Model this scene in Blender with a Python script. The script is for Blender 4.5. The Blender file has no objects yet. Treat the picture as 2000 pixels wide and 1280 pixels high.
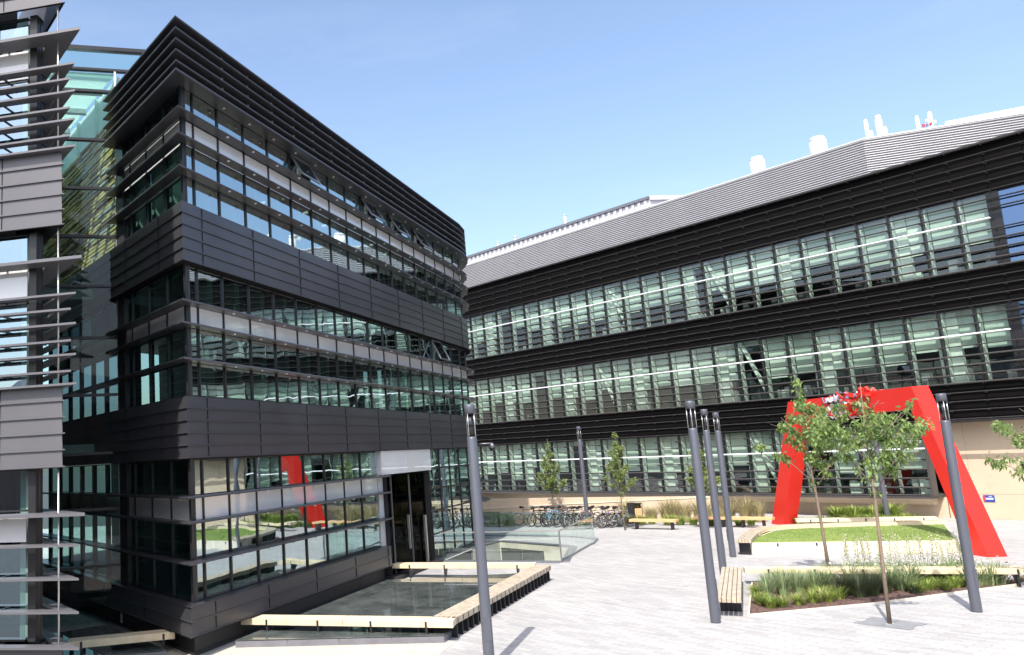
import bpy, math, random
from mathutils import Vector, Matrix
from mathutils.geometry import tessellate_polygon
random.seed(7)
R = math.radians
scene = bpy.context.scene
col = scene.collection

# ------------------------------------------------------------------ camera geometry
VX, VY, PX, PY, FL, HC = 100.0, -9650.0, 604.0, 640.0, 1618.0, 4.2
up = Vector((VX - PX, VY - PY, FL)).normalized()
fw = Vector((0, 0, 1))
yw = (fw - fw.dot(up) * up).normalized()
xw = yw.cross(up)
RM = Matrix((xw, yw, up))                      # camera (right, down, forward) -> world


def ray(x, y):
    return RM @ Vector((x - PX, y - PY, FL))


def P(x, y, z=0.0):
    """ground position (at height z) that the surveyed point lies on"""
    d = ray(x, y)
    t = (z - HC) / d.z
    return Vector((d.x * t, d.y * t, z))


def dirv(az):
    return Vector((math.sin(R(az)), math.cos(R(az))))


def onplane(x, y, p0, az):
    d = ray(x, y)
    e = dirv(az)
    det = -d.x * e.y + e.x * d.y
    t = (-p0[0] * e.y + e.x * p0[1]) / det
    s = (d.x * p0[1] - d.y * p0[0]) / det
    return s, HC + d.z * t


A1, A2, A3, AL = -32.65, 27.33, -32.6, -78.0
C0 = P(381, 1282)
B3 = P(1950, 1020)
E0 = Vector((-4.56, 15.62, 0))
SUN_AZ, SUN_EL = 205.45, 52.0


# ------------------------------------------------------------------ mesh builder
class MB:
    def __init__(s):
        s.v, s.f, s.mi, s.sm, s.m = [], [], [], [], 0

    def face(s, pts, smooth=False):
        b = len(s.v)
        s.v += [tuple(p) for p in pts]
        s.f.append(list(range(b, b + len(pts))))
        s.mi.append(s.m)
        s.sm.append(smooth)

    def hexa(s, q, z0=None, z1=None):
        """q: 8 points, bottom 4 then top 4"""
        b = len(s.v)
        q = [Vector(p) for p in q]
        s.v += [tuple(p) for p in q]
        flip = (q[1] - q[0]).cross(q[3] - q[0]).dot(q[4] - q[0]) < 0
        for f in ((3, 2, 1, 0), (4, 5, 6, 7), (0, 1, 5, 4), (1, 2, 6, 5), (2, 3, 7, 6), (3, 0, 4, 7)):
            s.f.append([b + i for i in (f[::-1] if flip else f)])
            s.mi.append(s.m)
            s.sm.append(False)

    def box(s, o, ex, ey, ez):
        o, ex, ey, ez = Vector(o), Vector(ex), Vector(ey), Vector(ez)
        s.hexa([o, o + ex, o + ex + ey, o + ey, o + ez, o + ex + ez, o + ex + ey + ez, o + ey + ez])

    def cbox(s, c, sx, sy, sz, az=0.0, z0=True):
        """box centred on c (x,y), bottom at c.z; long axis x turned so that +y points to azimuth az"""
        c = Vector(c)
        ey = dirv(az).to_3d()
        ex = Vector((ey.y, -ey.x, 0))
        s.box(c - ex * sx / 2 - ey * sy / 2, ex * sx, ey * sy, Vector((0, 0, sz)))

    def beam(s, a, b, w, h, upv=(0, 0, 1)):
        a, b, u = Vector(a), Vector(b), Vector(upv)
        d = (b - a).normalized()
        sd = d.cross(u)
        if sd.length < 1e-4:
            sd = d.cross(Vector((1, 0, 0)))
        sd.normalize()
        u = sd.cross(d).normalized()
        o = a - sd * w / 2 - u * h / 2
        s.box(o, b - a, sd * w, u * h)

    def prism(s, pts, z0, z1):
        if sum(pts[i - 1][0] * pts[i][1] - pts[i][0] * pts[i - 1][1] for i in range(len(pts))) < 0:
            pts = pts[::-1]
        n = len(pts)
        b = len(s.v)
        s.v += [(p[0], p[1], z0) for p in pts] + [(p[0], p[1], z1) for p in pts]
        fs = [list(range(n))[::-1], list(range(n, 2 * n))] + [[i, (i + 1) % n, n + (i + 1) % n, n + i] for i in range(n)]
        for f in fs:
            s.f.append([b + i for i in f])
            s.mi.append(s.m)
            s.sm.append(False)

    def sheet(s, polys, z):
        """flat sheet with holes"""
        allp = [p for pl in polys for p in pl]
        b = len(s.v)
        s.v += [(p[0], p[1], z) for p in allp]
        for t in tessellate_polygon([[Vector((p[0], p[1], 0)) for p in pl] for pl in polys]):
            a, c, d = [Vector((allp[i][0], allp[i][1])) for i in t]
            cr = (c - a).x * (d - a).y - (c - a).y * (d - a).x
            t = t if cr > 0 else t[::-1]
            s.f.append([b + i for i in t])
            s.mi.append(s.m)
            s.sm.append(False)

    def tube(s, pts, r, n=8, cap=True, smooth=True):
        pts = [Vector(p) for p in pts]
        rs = r if isinstance(r, (list, tuple)) else [r] * len(pts)
        b = len(s.v)
        ref = Vector((0.31, 0.17, 0.93))
        for i, p in enumerate(pts):
            d = (pts[min(i + 1, len(pts) - 1)] - pts[max(i - 1, 0)]).normalized()
            if abs(d.dot(ref)) > 0.98:
                ref = Vector((1, 0, 0))
            e = d.cross(ref).normalized()
            f = d.cross(e)
            for k in range(n):
                a = 2 * math.pi * k / n
                s.v.append(tuple(p + (e * math.cos(a) + f * math.sin(a)) * rs[i]))
        for i in range(len(pts) - 1):
            for k in range(n):
                s.f.append([b + i * n + k, b + i * n + (k + 1) % n, b + (i + 1) * n + (k + 1) % n, b + (i + 1) * n + k])
                s.mi.append(s.m)
                s.sm.append(smooth)
        if cap:
            s.f.append([b + k for k in range(n)][::-1])
            s.f.append([b + (len(pts) - 1) * n + k for k in range(n)])
            s.mi += [s.m] * 2
            s.sm += [False] * 2

    def ring(s, c, ax, r, w, n=20, m=5):
        c, ax = Vector(c), Vector(ax).normalized()
        e = ax.cross(Vector((0, 0, 1)))
        if e.length < 0.1:
            e = ax.cross(Vector((1, 0, 0)))
        e.normalize()
        f = ax.cross(e)
        b = len(s.v)
        for i in range(n):
            a = 2 * math.pi * i / n
            o = e * math.cos(a) + f * math.sin(a)
            for k in range(m):
                q = 2 * math.pi * k / m
                s.v.append(tuple(c + o * (r + w * math.cos(q)) + ax * w * math.sin(q)))
        for i in range(n):
            for k in range(m):
                s.f.append([b + i * m + k, b + ((i + 1) % n) * m + k, b + ((i + 1) % n) * m + (k + 1) % m, b + i * m + (k + 1) % m])
                s.mi.append(s.m)
                s.sm.append(True)

    def sweep(s, path, prof, closed=True, ends=True):
        """prof: list of (offset outwards, z) swept along a plan path"""
        if closed and sum(prof[i - 1][0] * prof[i][1] - prof[i][0] * prof[i - 1][1] for i in range(len(prof))) < 0:
            prof = prof[::-1]
        rows = [[(q.x, q.y, z) for q in offs(path, d)] for d, z in prof]
        b = len(s.v)
        n = len(path)
        for r in rows:
            s.v += r
        m = len(rows)
        for j in range(m if closed else m - 1):
            k = (j + 1) % m
            for i in range(n - 1):
                s.f.append([b + j * n + i, b + j * n + i + 1, b + k * n + i + 1, b + k * n + i])
                s.mi.append(s.m)
                s.sm.append(False)
        if closed and ends:
            s.f.append([b + j * n for j in range(m)])
            s.f.append([b + j * n + n - 1 for j in range(m)][::-1])
            s.mi += [s.m] * 2
            s.sm += [False] * 2

    def build(s, name, mats, parent=None, bevel=0.0):
        me = bpy.data.meshes.new(name)
        me.from_pydata(s.v, [], s.f)
        if not isinstance(mats, (list, tuple)):
            mats = [mats]
        for m in mats:
            me.materials.append(m)
        me.polygons.foreach_set('material_index', s.mi)
        me.polygons.foreach_set('use_smooth', s.sm)
        me.update()
        o = bpy.data.objects.new(name, me)
        col.objects.link(o)
        if parent is not None:
            o.parent = parent
            o.matrix_parent_inverse = Matrix.Identity(4)
            off = world_of(parent)
            if off.length > 0 and not getattr(s, 'local', False):
                me.transform(Matrix.Translation(-off))
        if bevel > 0:
            md = o.modifiers.new('bevel', 'BEVEL')
            md.width = bevel
            md.segments = 1
            md.limit_method = 'ANGLE'
        return o


def world_of(o):
    v = Vector((0, 0, 0))
    while o is not None:
        v += o.location
        o = o.parent
    return v


def thing(name, label, cat, loc=(0, 0, 0), group=None):
    o = bpy.data.objects.new(name, None)
    o.empty_display_size = 0.2
    col.objects.link(o)
    o.location = loc
    return tag(o, label, cat, group)


def tag(o, label, cat, group=None, kind=None):
    o['label'] = label
    o['category'] = cat
    if group:
        o['group'] = group
    if kind:
        o['kind'] = kind
    return o


def dup(root, loc, rz=0.0, scale=None, label=None):
    c = root.copy()
    col.objects.link(c)
    c.location = loc
    c.rotation_euler = (0, 0, rz)
    if scale:
        c.scale = (scale, scale, scale) if not isinstance(scale, (tuple, list)) else scale
    if label:
        c['label'] = label

    def rec(src, dst):
        for ch in list(src.children):
            d = ch.copy()
            col.objects.link(d)
            d.parent = dst
            rec(ch, d)
    rec(root, c)
    return c


def offs(path, d):
    out = []
    n = len(path)
    for i in range(n):
        a = (path[i] - path[i - 1]).normalized() if i > 0 else None
        b = (path[i + 1] - path[i]).normalized() if i < n - 1 else None
        n1 = Vector((a.y, -a.x)) if a is not None else None
        n2 = Vector((b.y, -b.x)) if b is not None else None
        if n1 is None:
            m = n2
        elif n2 is None:
            m = n1
        else:
            m = (n1 + n2) / (1 + n1.dot(n2))
        out.append(path[i] + m * d)
    return out


class Path:
    """plan polyline; parameter t is the run along it, zero at vertex k0; outwards is to the right of travel"""

    def __init__(s, pts, k0=0):
        s.p = [Vector((q[0], q[1])) for q in pts]
        s.t = [0.0]
        for i in range(1, len(s.p)):
            s.t.append(s.t[-1] + (s.p[i] - s.p[i - 1]).length)
        t0 = s.t[k0]
        s.t = [q - t0 for q in s.t]

    def at(s, t, d=0.0):
        i = 0
        while i < len(s.t) - 2 and t > s.t[i + 1] + 1e-9:
            i += 1
        e = (s.p[i + 1] - s.p[i]).normalized()
        q = s.p[i] + e * (t - s.t[i])
        return q + Vector((e.y, -e.x)) * d, e

    def sub(s, t0, t1):
        out = [s.at(t0)[0]]
        out += [q for q, t in zip(s.p, s.t) if t0 + 1e-6 < t < t1 - 1e-6]
        out.append(s.at(t1)[0])
        return out

    def quad(s, mb, t0, t1, d, z0, z1):
        pts = offs(s.sub(t0, t1), d)
        for a, b in zip(pts[:-1], pts[1:]):
            mb.face([(a.x, a.y, z0), (b.x, b.y, z0), (b.x, b.y, z1), (a.x, a.y, z1)])

    def bar(s, mb, t, w, d0, d1, z0, z1):
        q, e = s.at(t)
        nn = Vector((e.y, -e.x))
        o = q - e * w / 2 + nn * d0
        mb.box((o.x, o.y, z0), (e.x * w, e.y * w, 0), (nn.x * (d1 - d0), nn.y * (d1 - d0), 0), (0, 0, z1 - z0))


# ------------------------------------------------------------------ materials
def nodes(name):
    m = bpy.data.materials.new(name)
    m.use_nodes = True
    nt = m.node_tree
    nt.nodes.clear()
    out = nt.nodes.new('ShaderNodeOutputMaterial')
    return m, nt, out


def N(nt, typ, **kw):
    n = nt.nodes.new(typ)
    for k, v in kw.items():
        if k in n.inputs:
            n.inputs[k].default_value = v
        else:
            setattr(n, k, v)
    return n


def mat(name, c, rough=0.5, metal=0.0, var=0.12, scale=3.0, spec=0.5, bump=0.0, bscale=60.0, c2=None, vec=None):
    """principled surface with soft mottling in colour and gloss"""
    m, nt, out = nodes(name)
    b = N(nt, 'ShaderNodeBsdfPrincipled', Roughness=rough, Metallic=metal)
    b.inputs['Specular IOR Level'].default_value = spec
    tc = N(nt, 'ShaderNodeTexCoord')
    nz = N(nt, 'ShaderNodeTexNoise', Scale=scale, Detail=5.0, Roughness=0.6)
    nt.links.new(tc.outputs['Object'], nz.inputs['Vector'])
    rp = N(nt, 'ShaderNodeValToRGB')
    k2 = c2 or tuple(x * (1 + var) for x in c)
    k1 = tuple(x * (1 - var) for x in c)
    rp.color_ramp.elements[0].position = 0.3
    rp.color_ramp.elements[1].position = 0.7
    rp.color_ramp.elements[0].color = (*k1, 1)
    rp.color_ramp.elements[1].color = (*k2, 1)
    nt.links.new(nz.outputs['Fac'], rp.inputs['Fac'])
    nt.links.new(rp.outputs['Color'], b.inputs['Base Color'])
    if bump:
        n2 = N(nt, 'ShaderNodeTexNoise', Scale=bscale, Detail=3.0)
        nt.links.new(tc.outputs['Object'], n2.inputs['Vector'])
        bp = N(nt, 'ShaderNodeBump', Strength=bump, Distance=0.01)
        nt.links.new(n2.outputs['Fac'], bp.inputs['Height'])
        nt.links.new(bp.outputs['Normal'], b.inputs['Normal'])
    nt.links.new(b.outputs['BSDF'], out.inputs['Surface'])
    return m


def schlick(nt, base, k):
    """reflectance by viewing angle, the same from either side of a thin pane"""
    g = N(nt, 'ShaderNodeNewGeometry')
    d = N(nt, 'ShaderNodeVectorMath', operation='DOT_PRODUCT')
    nt.links.new(g.outputs['Normal'], d.inputs[0])
    nt.links.new(g.outputs['Incoming'], d.inputs[1])
    prev = d.outputs['Value']
    for op, v in (('ABSOLUTE', None), ('SUBTRACT', 1.0), ('POWER', 5.0)):
        m_ = N(nt, 'ShaderNodeMath', operation=op)
        if op == 'SUBTRACT':
            m_.inputs[0].default_value = v
            nt.links.new(prev, m_.inputs[1])
        else:
            nt.links.new(prev, m_.inputs[0])
            if v:
                m_.inputs[1].default_value = v
        prev = m_.outputs[0]
    ma = N(nt, 'ShaderNodeMath', operation='MULTIPLY_ADD')
    ma.use_clamp = True
    ma.inputs[1].default_value = 0.95 * k * (1 - base)
    ma.inputs[2].default_value = base + 0.045 * k
    nt.links.new(prev, ma.inputs[0])
    return ma.outputs[0]


def glass(name, tint, base=0.1, k=1.0, wave=0.02, refl=(0.95, 0.97, 0.97), ior=1.5, wscale=0.9, rough=0.0):
    m, nt, out = nodes(name)
    tr = N(nt, 'ShaderNodeBsdfTransparent', Color=(*tint, 1))
    gl = N(nt, 'ShaderNodeBsdfGlossy', Color=(*refl, 1), Roughness=rough)
    mx = N(nt, 'ShaderNodeMixShader')
    nt.links.new(schlick(nt, base, k), mx.inputs['Fac'])
    nt.links.new(tr.outputs[0], mx.inputs[1])
    nt.links.new(gl.outputs[0], mx.inputs[2])
    if wave:
        tc = N(nt, 'ShaderNodeTexCoord')
        oi = N(nt, 'ShaderNodeObjectInfo')
        vm = N(nt, 'ShaderNodeVectorMath', operation='ADD')
        sc = N(nt, 'ShaderNodeVectorMath', operation='SCALE')
        sc.inputs['Scale'].default_value = 40.0
        cb = N(nt, 'ShaderNodeCombineXYZ')
        nt.links.new(oi.outputs['Random'], cb.inputs['X'])
        nt.links.new(oi.outputs['Random'], cb.inputs['Z'])
        nt.links.new(cb.outputs[0], sc.inputs[0])
        nt.links.new(tc.outputs['Object'], vm.inputs[0])
        nt.links.new(sc.outputs[0], vm.inputs[1])
        nz = N(nt, 'ShaderNodeTexNoise', Scale=wscale, Detail=1.0)
        nt.links.new(vm.outputs[0], nz.inputs['Vector'])
        bp = N(nt, 'ShaderNodeBump', Strength=1.0, Distance=wave)
        nt.links.new(nz.outputs['Fac'], bp.inputs['Height'])
        nt.links.new(bp.outputs['Normal'], gl.inputs['Normal'])
    nt.links.new(mx.outputs[0], out.inputs['Surface'])
    return m


def planks(name, c1, c2, mortar, bw, bh, msize, az, rough=0.7, bias=0.0, nvar=0.1, offset=0.5):
    """paving blocks laid in rows along azimuth az"""
    m, nt, out = nodes(name)
    b = N(nt, 'ShaderNodeBsdfPrincipled', Roughness=rough)
    tc = N(nt, 'ShaderNodeTexCoord')
    d = dirv(az)
    d1 = N(nt, 'ShaderNodeVectorMath', operation='DOT_PRODUCT')
    d1.inputs[1].default_value = (d.x, d.y, 0)
    d2 = N(nt, 'ShaderNodeVectorMath', operation='DOT_PRODUCT')
    d2.inputs[1].default_value = (d.y, -d.x, 0)
    cb = N(nt, 'ShaderNodeCombineXYZ')
    nt.links.new(tc.outputs['Object'], d1.inputs[0])
    nt.links.new(tc.outputs['Object'], d2.inputs[0])
    nt.links.new(d1.outputs['Value'], cb.inputs['X'])
    nt.links.new(d2.outputs['Value'], cb.inputs['Y'])
    br = N(nt, 'ShaderNodeTexBrick', Scale=1.0)
    br.offset = offset
    br.inputs['Color1'].default_value = (*c1, 1)
    br.inputs['Color2'].default_value = (*c2, 1)
    br.inputs['Mortar'].default_value = (*mortar, 1)
    br.inputs['Brick Width'].default_value = bw
    br.inputs['Row Height'].default_value = bh
    br.inputs['Mortar Size'].default_value = msize
    br.inputs['Mortar Smooth'].default_value = 0.2
    br.inputs['Bias'].default_value = bias
    nt.links.new(cb.outputs[0], br.inputs['Vector'])
    nz = N(nt, 'ShaderNodeTexNoise', Scale=0.35, Detail=6.0, Roughness=0.65)
    nt.links.new(tc.outputs['Object'], nz.inputs['Vector'])
    mr = N(nt, 'ShaderNodeMapRange')
    mr.inputs['From Min'].default_value = 0.3
    mr.inputs['From Max'].default_value = 0.7
    mr.inputs['To Min'].default_value = 1 - nvar
    mr.inputs['To Max'].default_value = 1 + nvar * 0.6
    nt.links.new(nz.outputs['Fac'], mr.inputs['Value'])
    mu = N(nt, 'ShaderNodeVectorMath', operation='SCALE')
    nt.links.new(br.outputs['Color'], mu.inputs[0])
    nt.links.new(mr.outputs[0], mu.inputs['Scale'])
    n2 = N(nt, 'ShaderNodeTexNoise', Scale=2.3, Detail=4.0, Roughness=0.7)
    nt.links.new(tc.outputs['Object'], n2.inputs['Vector'])
    m2 = N(nt, 'ShaderNodeMapRange')
    m2.inputs['From Min'].default_value = 0.56
    m2.inputs['From Max'].default_value = 0.74
    m2.inputs['To Min'].default_value = 1.0
    m2.inputs['To Max'].default_value = 1.0 - nvar * 1.6
    nt.links.new(n2.outputs['Fac'], m2.inputs['Value'])
    mu2 = N(nt, 'ShaderNodeVectorMath', operation='SCALE')
    nt.links.new(mu.outputs[0], mu2.inputs[0])
    nt.links.new(m2.outputs[0], mu2.inputs['Scale'])
    nt.links.new(mu2.outputs[0], b.inputs['Base Color'])
    bp = N(nt, 'ShaderNodeBump', Strength=0.3, Distance=0.004)
    bp.invert = True
    nt.links.new(br.outputs['Fac'], bp.inputs['Height'])
    nt.links.new(bp.outputs['Normal'], b.inputs['Normal'])
    nt.links.new(b.outputs['BSDF'], out.inputs['Surface'])
    return m


def leafmat(name, c1, c2, transl=0.35, rough=0.5):
    m, nt, out = nodes(name)
    g = N(nt, 'ShaderNodeNewGeometry')
    rp = N(nt, 'ShaderNodeValToRGB')
    rp.color_ramp.elements[0].color = (*c1, 1)
    rp.color_ramp.elements[1].color = (*c2, 1)
    nt.links.new(g.outputs['Random Per Island'], rp.inputs['Fac'])
    b = N(nt, 'ShaderNodeBsdfPrincipled', Roughness=rough)
    b.inputs['Specular IOR Level'].default_value = 0.35
    t = N(nt, 'ShaderNodeBsdfTranslucent')
    mx = N(nt, 'ShaderNodeMixShader', Fac=transl)
    nt.links.new(rp.outputs['Color'], b.inputs['Base Color'])
    nt.links.new(rp.outputs['Color'], t.inputs['Color'])
    nt.links.new(b.outputs[0], mx.inputs[1])
    nt.links.new(t.outputs[0], mx.inputs[2])
    nt.links.new(mx.outputs[0], out.inputs['Surface'])
    return m


def emit(name, c, s):
    m, nt, out = nodes(name)
    e = N(nt, 'ShaderNodeEmission', Color=(*c, 1), Strength=s)
    nt.links.new(e.outputs[0], out.inputs['Surface'])
    return m


M = {}
M['clad'] = mat('grey_metal_cladding', (0.122, 0.119, 0.13), 0.42, 0.25, 0.06, 0.7)
M['clad_main'] = mat('dark_metal_cladding', (0.07, 0.07, 0.08), 0.34, 0.3, 0.16, 0.5)
M['joint'] = mat('joint_and_glare_strip', (0.025, 0.025, 0.027), 0.95, spec=0.0)
M['fin'] = mat('grey_metal_fin', (0.14, 0.137, 0.15), 0.4, 0.25, 0.05, 1.0)
M['fin_main'] = mat('dark_metal_fin', (0.066, 0.066, 0.076), 0.34, 0.35, 0.06, 1.0)
M['core'] = mat('dark_backing', (0.02, 0.02, 0.022), 0.6)
M['frame'] = mat('window_frame_black', (0.018, 0.018, 0.02), 0.35)
M['spandrel'] = glass('spandrel_coating', (1, 1, 1), 0.0, 0.0, 0.0)
M['bolt'] = mat('pale_bracket', (0.75, 0.75, 0.75), 0.35, 0.3)
M['glass_main'] = glass('tinted_glass_main', (0.3, 0.46, 0.42), 0.52, 1.1, 0.004, (0.74, 0.9, 0.95), wscale=1.1)
M['glass_link'] = glass('pale_link_glass', (0.7, 0.9, 0.86), 0.0, 0.7, 0.003)
M['glass_side'] = glass('green_side_glass', (0.5, 0.72, 0.66), 0.2, 1.0, 0.004, (0.74, 0.9, 0.95))
M['glass_left'] = glass('tinted_glass_left', (0.5, 0.7, 0.68), 0.42, 1.1, 0.003, (0.62, 0.8, 0.92))
M['glass_blue'] = glass('sky_blue_tinted_glass', (0.3, 0.4, 0.45), 0.32, 1.0, 0.003, (0.42, 0.6, 0.95))  # blue of the mirrored sky is put into the tint of these panes
M['glass_lab'] = glass('pale_green_glass', (0.86, 0.95, 0.89), 0.07, 1.0, 0.004)
M['glass_rail'] = glass('balustrade_glass', (0.91, 0.97, 0.955), 0.02, 0.9, 0.0)
M['glass_roof'] = None
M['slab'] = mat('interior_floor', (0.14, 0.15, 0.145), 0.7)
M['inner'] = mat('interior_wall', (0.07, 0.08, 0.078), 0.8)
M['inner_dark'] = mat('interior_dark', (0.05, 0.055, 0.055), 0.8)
M['pale'] = mat('interior_pale_column', (0.62, 0.68, 0.63), 0.6)
M['blind'] = mat('pale_roller_blind', (0.54, 0.62, 0.56), 0.8, 0, 0.05, 2.0)
M['blind2'] = mat('pale_roller_blind_worn', (0.44, 0.52, 0.47), 0.8, 0, 0.08, 1.0)
M['blind3'] = mat('pale_roller_blind_bright', (0.66, 0.73, 0.68), 0.8, 0, 0.05, 2.0)
M['white'] = mat('white_paint', (0.8, 0.8, 0.79), 0.45, 0, 0.03)
M['labclad'] = mat('black_louvre_backing', (0.006, 0.0055, 0.006), 0.7, 0, 0.1, spec=0.08)
M['labfin'] = mat('bronze_black_fin', (0.07, 0.066, 0.066), 0.5, 0.1, 0.08, spec=0.3)
M['pipe'] = mat('bright_silver_shelf', (0.85, 0.85, 0.86), 0.35, 0.2, 0.03)
M['silver'] = mat('silver_corrugated_metal', (0.36, 0.355, 0.375), 0.5, 0.1, 0.05, 0.5)
M['silver2'] = mat('pale_ribbed_metal', (0.5, 0.5, 0.53), 0.5, 0.2, 0.05)
M['seam'] = mat('grey_metal_parapet', (0.16, 0.16, 0.18), 0.45, 0.3)
M['timber'] = mat('honey_timber_slat', (0.54, 0.39, 0.17), 0.6, 0, 0.3, 1.3)
M['timberdark'] = mat('dark_timber_slat', (0.16, 0.1, 0.05), 0.6, 0, 0.3, 1.3)
M['timbergrey'] = mat('grey_slat', (0.35, 0.36, 0.36), 0.5, 0, 0.1)
M['stone'] = planks('beige_stone', (0.56, 0.45, 0.33), (0.53, 0.42, 0.31), (0.4, 0.32, 0.23), 2.4, 50.0, 0.012, A3, 0.8, 0, 0.07)
M['concrete'] = mat('pale_concrete', (0.55, 0.52, 0.44), 0.8, 0, 0.12, 1.2, bump=0.1)
M['cream'] = mat('cream_stone_kerb', (0.66, 0.6, 0.5), 0.75, 0, 0.06, 4.0)
M['wood'] = mat('weathered_bench_timber', (0.42, 0.35, 0.26), 0.65, 0, 0.2, 6.0, c2=(0.56, 0.48, 0.38))
M['woodend'] = mat('fresh_timber', (0.72, 0.55, 0.3), 0.6, 0, 0.1, 6.0)
M['woodpale'] = mat('pale_bench_timber', (0.68, 0.57, 0.38), 0.6, 0, 0.1, 5.0)
M['woodorange'] = mat('orange_bench_timber', (0.62, 0.38, 0.19), 0.6, 0, 0.12, 5.0)
M['blacksteel'] = mat('black_steel', (0.02, 0.02, 0.024), 0.45, 0.2)
M['greysteel'] = mat('grey_steel', (0.22, 0.22, 0.25), 0.4, 0.5)
M['gratesteel'] = mat('worn_grate_steel', (0.3, 0.31, 0.33), 0.5, 0.2)
M['steel'] = mat('brushed_steel', (0.55, 0.54, 0.52), 0.3, 0.8)
M['post'] = mat('blue_grey_post_paint', (0.098, 0.105, 0.13), 0.38, 0.2, 0.04)
M['lantern'] = glass('lantern_glass', (0.3, 0.3, 0.34), 0.03, 0.5, 0.0)
M['red'] = mat('red_paint', (0.72, 0.018, 0.008), 0.45, 0, 0.03, 0.8)
M['mirror'] = mat('mirror_steel', (0.6, 0.6, 0.66), 0.15, 0.9, 0.25, 20)
M['paving'] = planks('grey_block_paving', (0.452, 0.442, 0.436), (0.345, 0.338, 0.337), (0.285, 0.278, 0.277), 0.5, 0.15, 0.01, A3, 0.75, -0.1, 0.12)
M['flags'] = planks('cream_flagstones', (0.52, 0.48, 0.41), (0.48, 0.44, 0.38), (0.36, 0.34, 0.3), 0.9, 0.6, 0.008, 100, 0.75, 0, 0.08)
M['asphalt'] = mat('dark_asphalt', (0.06, 0.06, 0.06), 0.85, 0, 0.2, 1.5)
M['soil'] = mat('bark_mulch', (0.1, 0.055, 0.045), 0.9, 0, 0.5, 22.0, c2=(0.2, 0.12, 0.1), bump=0.8, bscale=40)
M['lawn'] = mat('mown_lawn', (0.15, 0.24, 0.045), 0.85, 0, 0.15, 0.9, c2=(0.26, 0.32, 0.09), bump=0.6, bscale=120)
M['bark'] = mat('young_tree_bark', (0.2, 0.15, 0.11), 0.8, 0, 0.25, 12.0)
M['leaf'] = leafmat('cherry_leaf', (0.1, 0.18, 0.045), (0.36, 0.47, 0.17), 0.45)
M['leaf2'] = leafmat('birch_leaf', (0.12, 0.18, 0.05), (0.38, 0.45, 0.17), 0.45)
M['grass1'] = leafmat('blue_green_blade', (0.17, 0.24, 0.1), (0.38, 0.46, 0.25), 0.3)
M['grass2'] = leafmat('lime_blade', (0.16, 0.24, 0.04), (0.36, 0.44, 0.11), 0.3)
M['grass3'] = leafmat('dark_feathery_green', (0.04, 0.06, 0.03), (0.12, 0.14, 0.07), 0.25)
M['stem'] = leafmat('pale_seed_stem', (0.22, 0.26, 0.08), (0.5, 0.52, 0.3), 0.3)
M['straw'] = leafmat('dry_grass', (0.35, 0.3, 0.14), (0.5, 0.45, 0.25), 0.3)
M['flower'] = mat('white_flower', (0.6, 0.58, 0.52), 0.7)
M['tyre'] = mat('black_rubber', (0.015, 0.015, 0.015), 0.7)
M['brick'] = planks('red_brick', (0.3, 0.13, 0.08), (0.24, 0.1, 0.06), (0.35, 0.3, 0.25), 0.22, 0.075, 0.01, A1, 0.85)
M['lamp'] = emit('ceiling_lamp_tube', (1.0, 0.97, 0.9), 0.9)


def spandrel_mat():
    m, nt, out = nodes('reflective_pale_spandrel')
    b = N(nt, 'ShaderNodeBsdfPrincipled', Roughness=0.55)
    b.inputs['Base Color'].default_value = (0.8, 0.79, 0.79, 1)
    gl = N(nt, 'ShaderNodeBsdfGlossy', Roughness=0.03)
    mx = N(nt, 'ShaderNodeMixShader')
    nt.links.new(schlick(nt, 0.12, 1.0), mx.inputs[0])
    nt.links.new(b.outputs[0], mx.inputs[1])
    nt.links.new(gl.outputs[0], mx.inputs[2])
    nt.links.new(mx.outputs[0], out.inputs['Surface'])
    return m


M['spandrel'] = spandrel_mat()


def dusty_glass():
    m, nt, out = nodes('dusty_rooflight_glass')
    tc = N(nt, 'ShaderNodeTexCoord')
    nz = N(nt, 'ShaderNodeTexNoise', Scale=1.3, Detail=7.0, Roughness=0.7)
    nt.links.new(tc.outputs['Object'], nz.inputs['Vector'])
    rp = N(nt, 'ShaderNodeValToRGB')
    rp.color_ramp.elements[0].position = 0.35
    rp.color_ramp.elements[1].position = 0.75
    rp.color_ramp.elements[0].color = (0.045, 0.058, 0.056, 1)
    rp.color_ramp.elements[1].color = (0.16, 0.175, 0.17, 1)
    nt.links.new(nz.outputs['Fac'], rp.inputs['Fac'])
    d = N(nt, 'ShaderNodeBsdfDiffuse')
    nt.links.new(rp.outputs['Color'], d.inputs['Color'])
    gl = N(nt, 'ShaderNodeBsdfGlossy', Roughness=0.01)
    mx = N(nt, 'ShaderNodeMixShader')
    nt.links.new(schlick(nt, 0.0, 1.0), mx.inputs[0])
    nt.links.new(d.outputs[0], mx.inputs[1])
    nt.links.new(gl.outputs[0], mx.inputs[2])
    nt.links.new(mx.outputs[0], out.inputs['Surface'])
    return m


def frit():
    m, nt, out = nodes('fritted_glass_roof')
    d = N(nt, 'ShaderNodeBsdfDiffuse', Color=(0.75, 0.85, 0.82, 1))
    t = N(nt, 'ShaderNodeBsdfTranslucent', Color=(0.78, 0.92, 0.88, 1))
    mx = N(nt, 'ShaderNodeMixShader', Fac=0.6)
    nt.links.new(d.outputs[0], mx.inputs[1])
    nt.links.new(t.outputs[0], mx.inputs[2])
    nt.links.new(mx.outputs[0], out.inputs['Surface'])
    return m


M['glass_roof'] = dusty_glass()
M['frit'] = frit()
M['soffit'] = mat('matt_black_soffit', (0.03, 0.03, 0.032), 0.95, 0, 0.1, spec=0.0)

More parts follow.
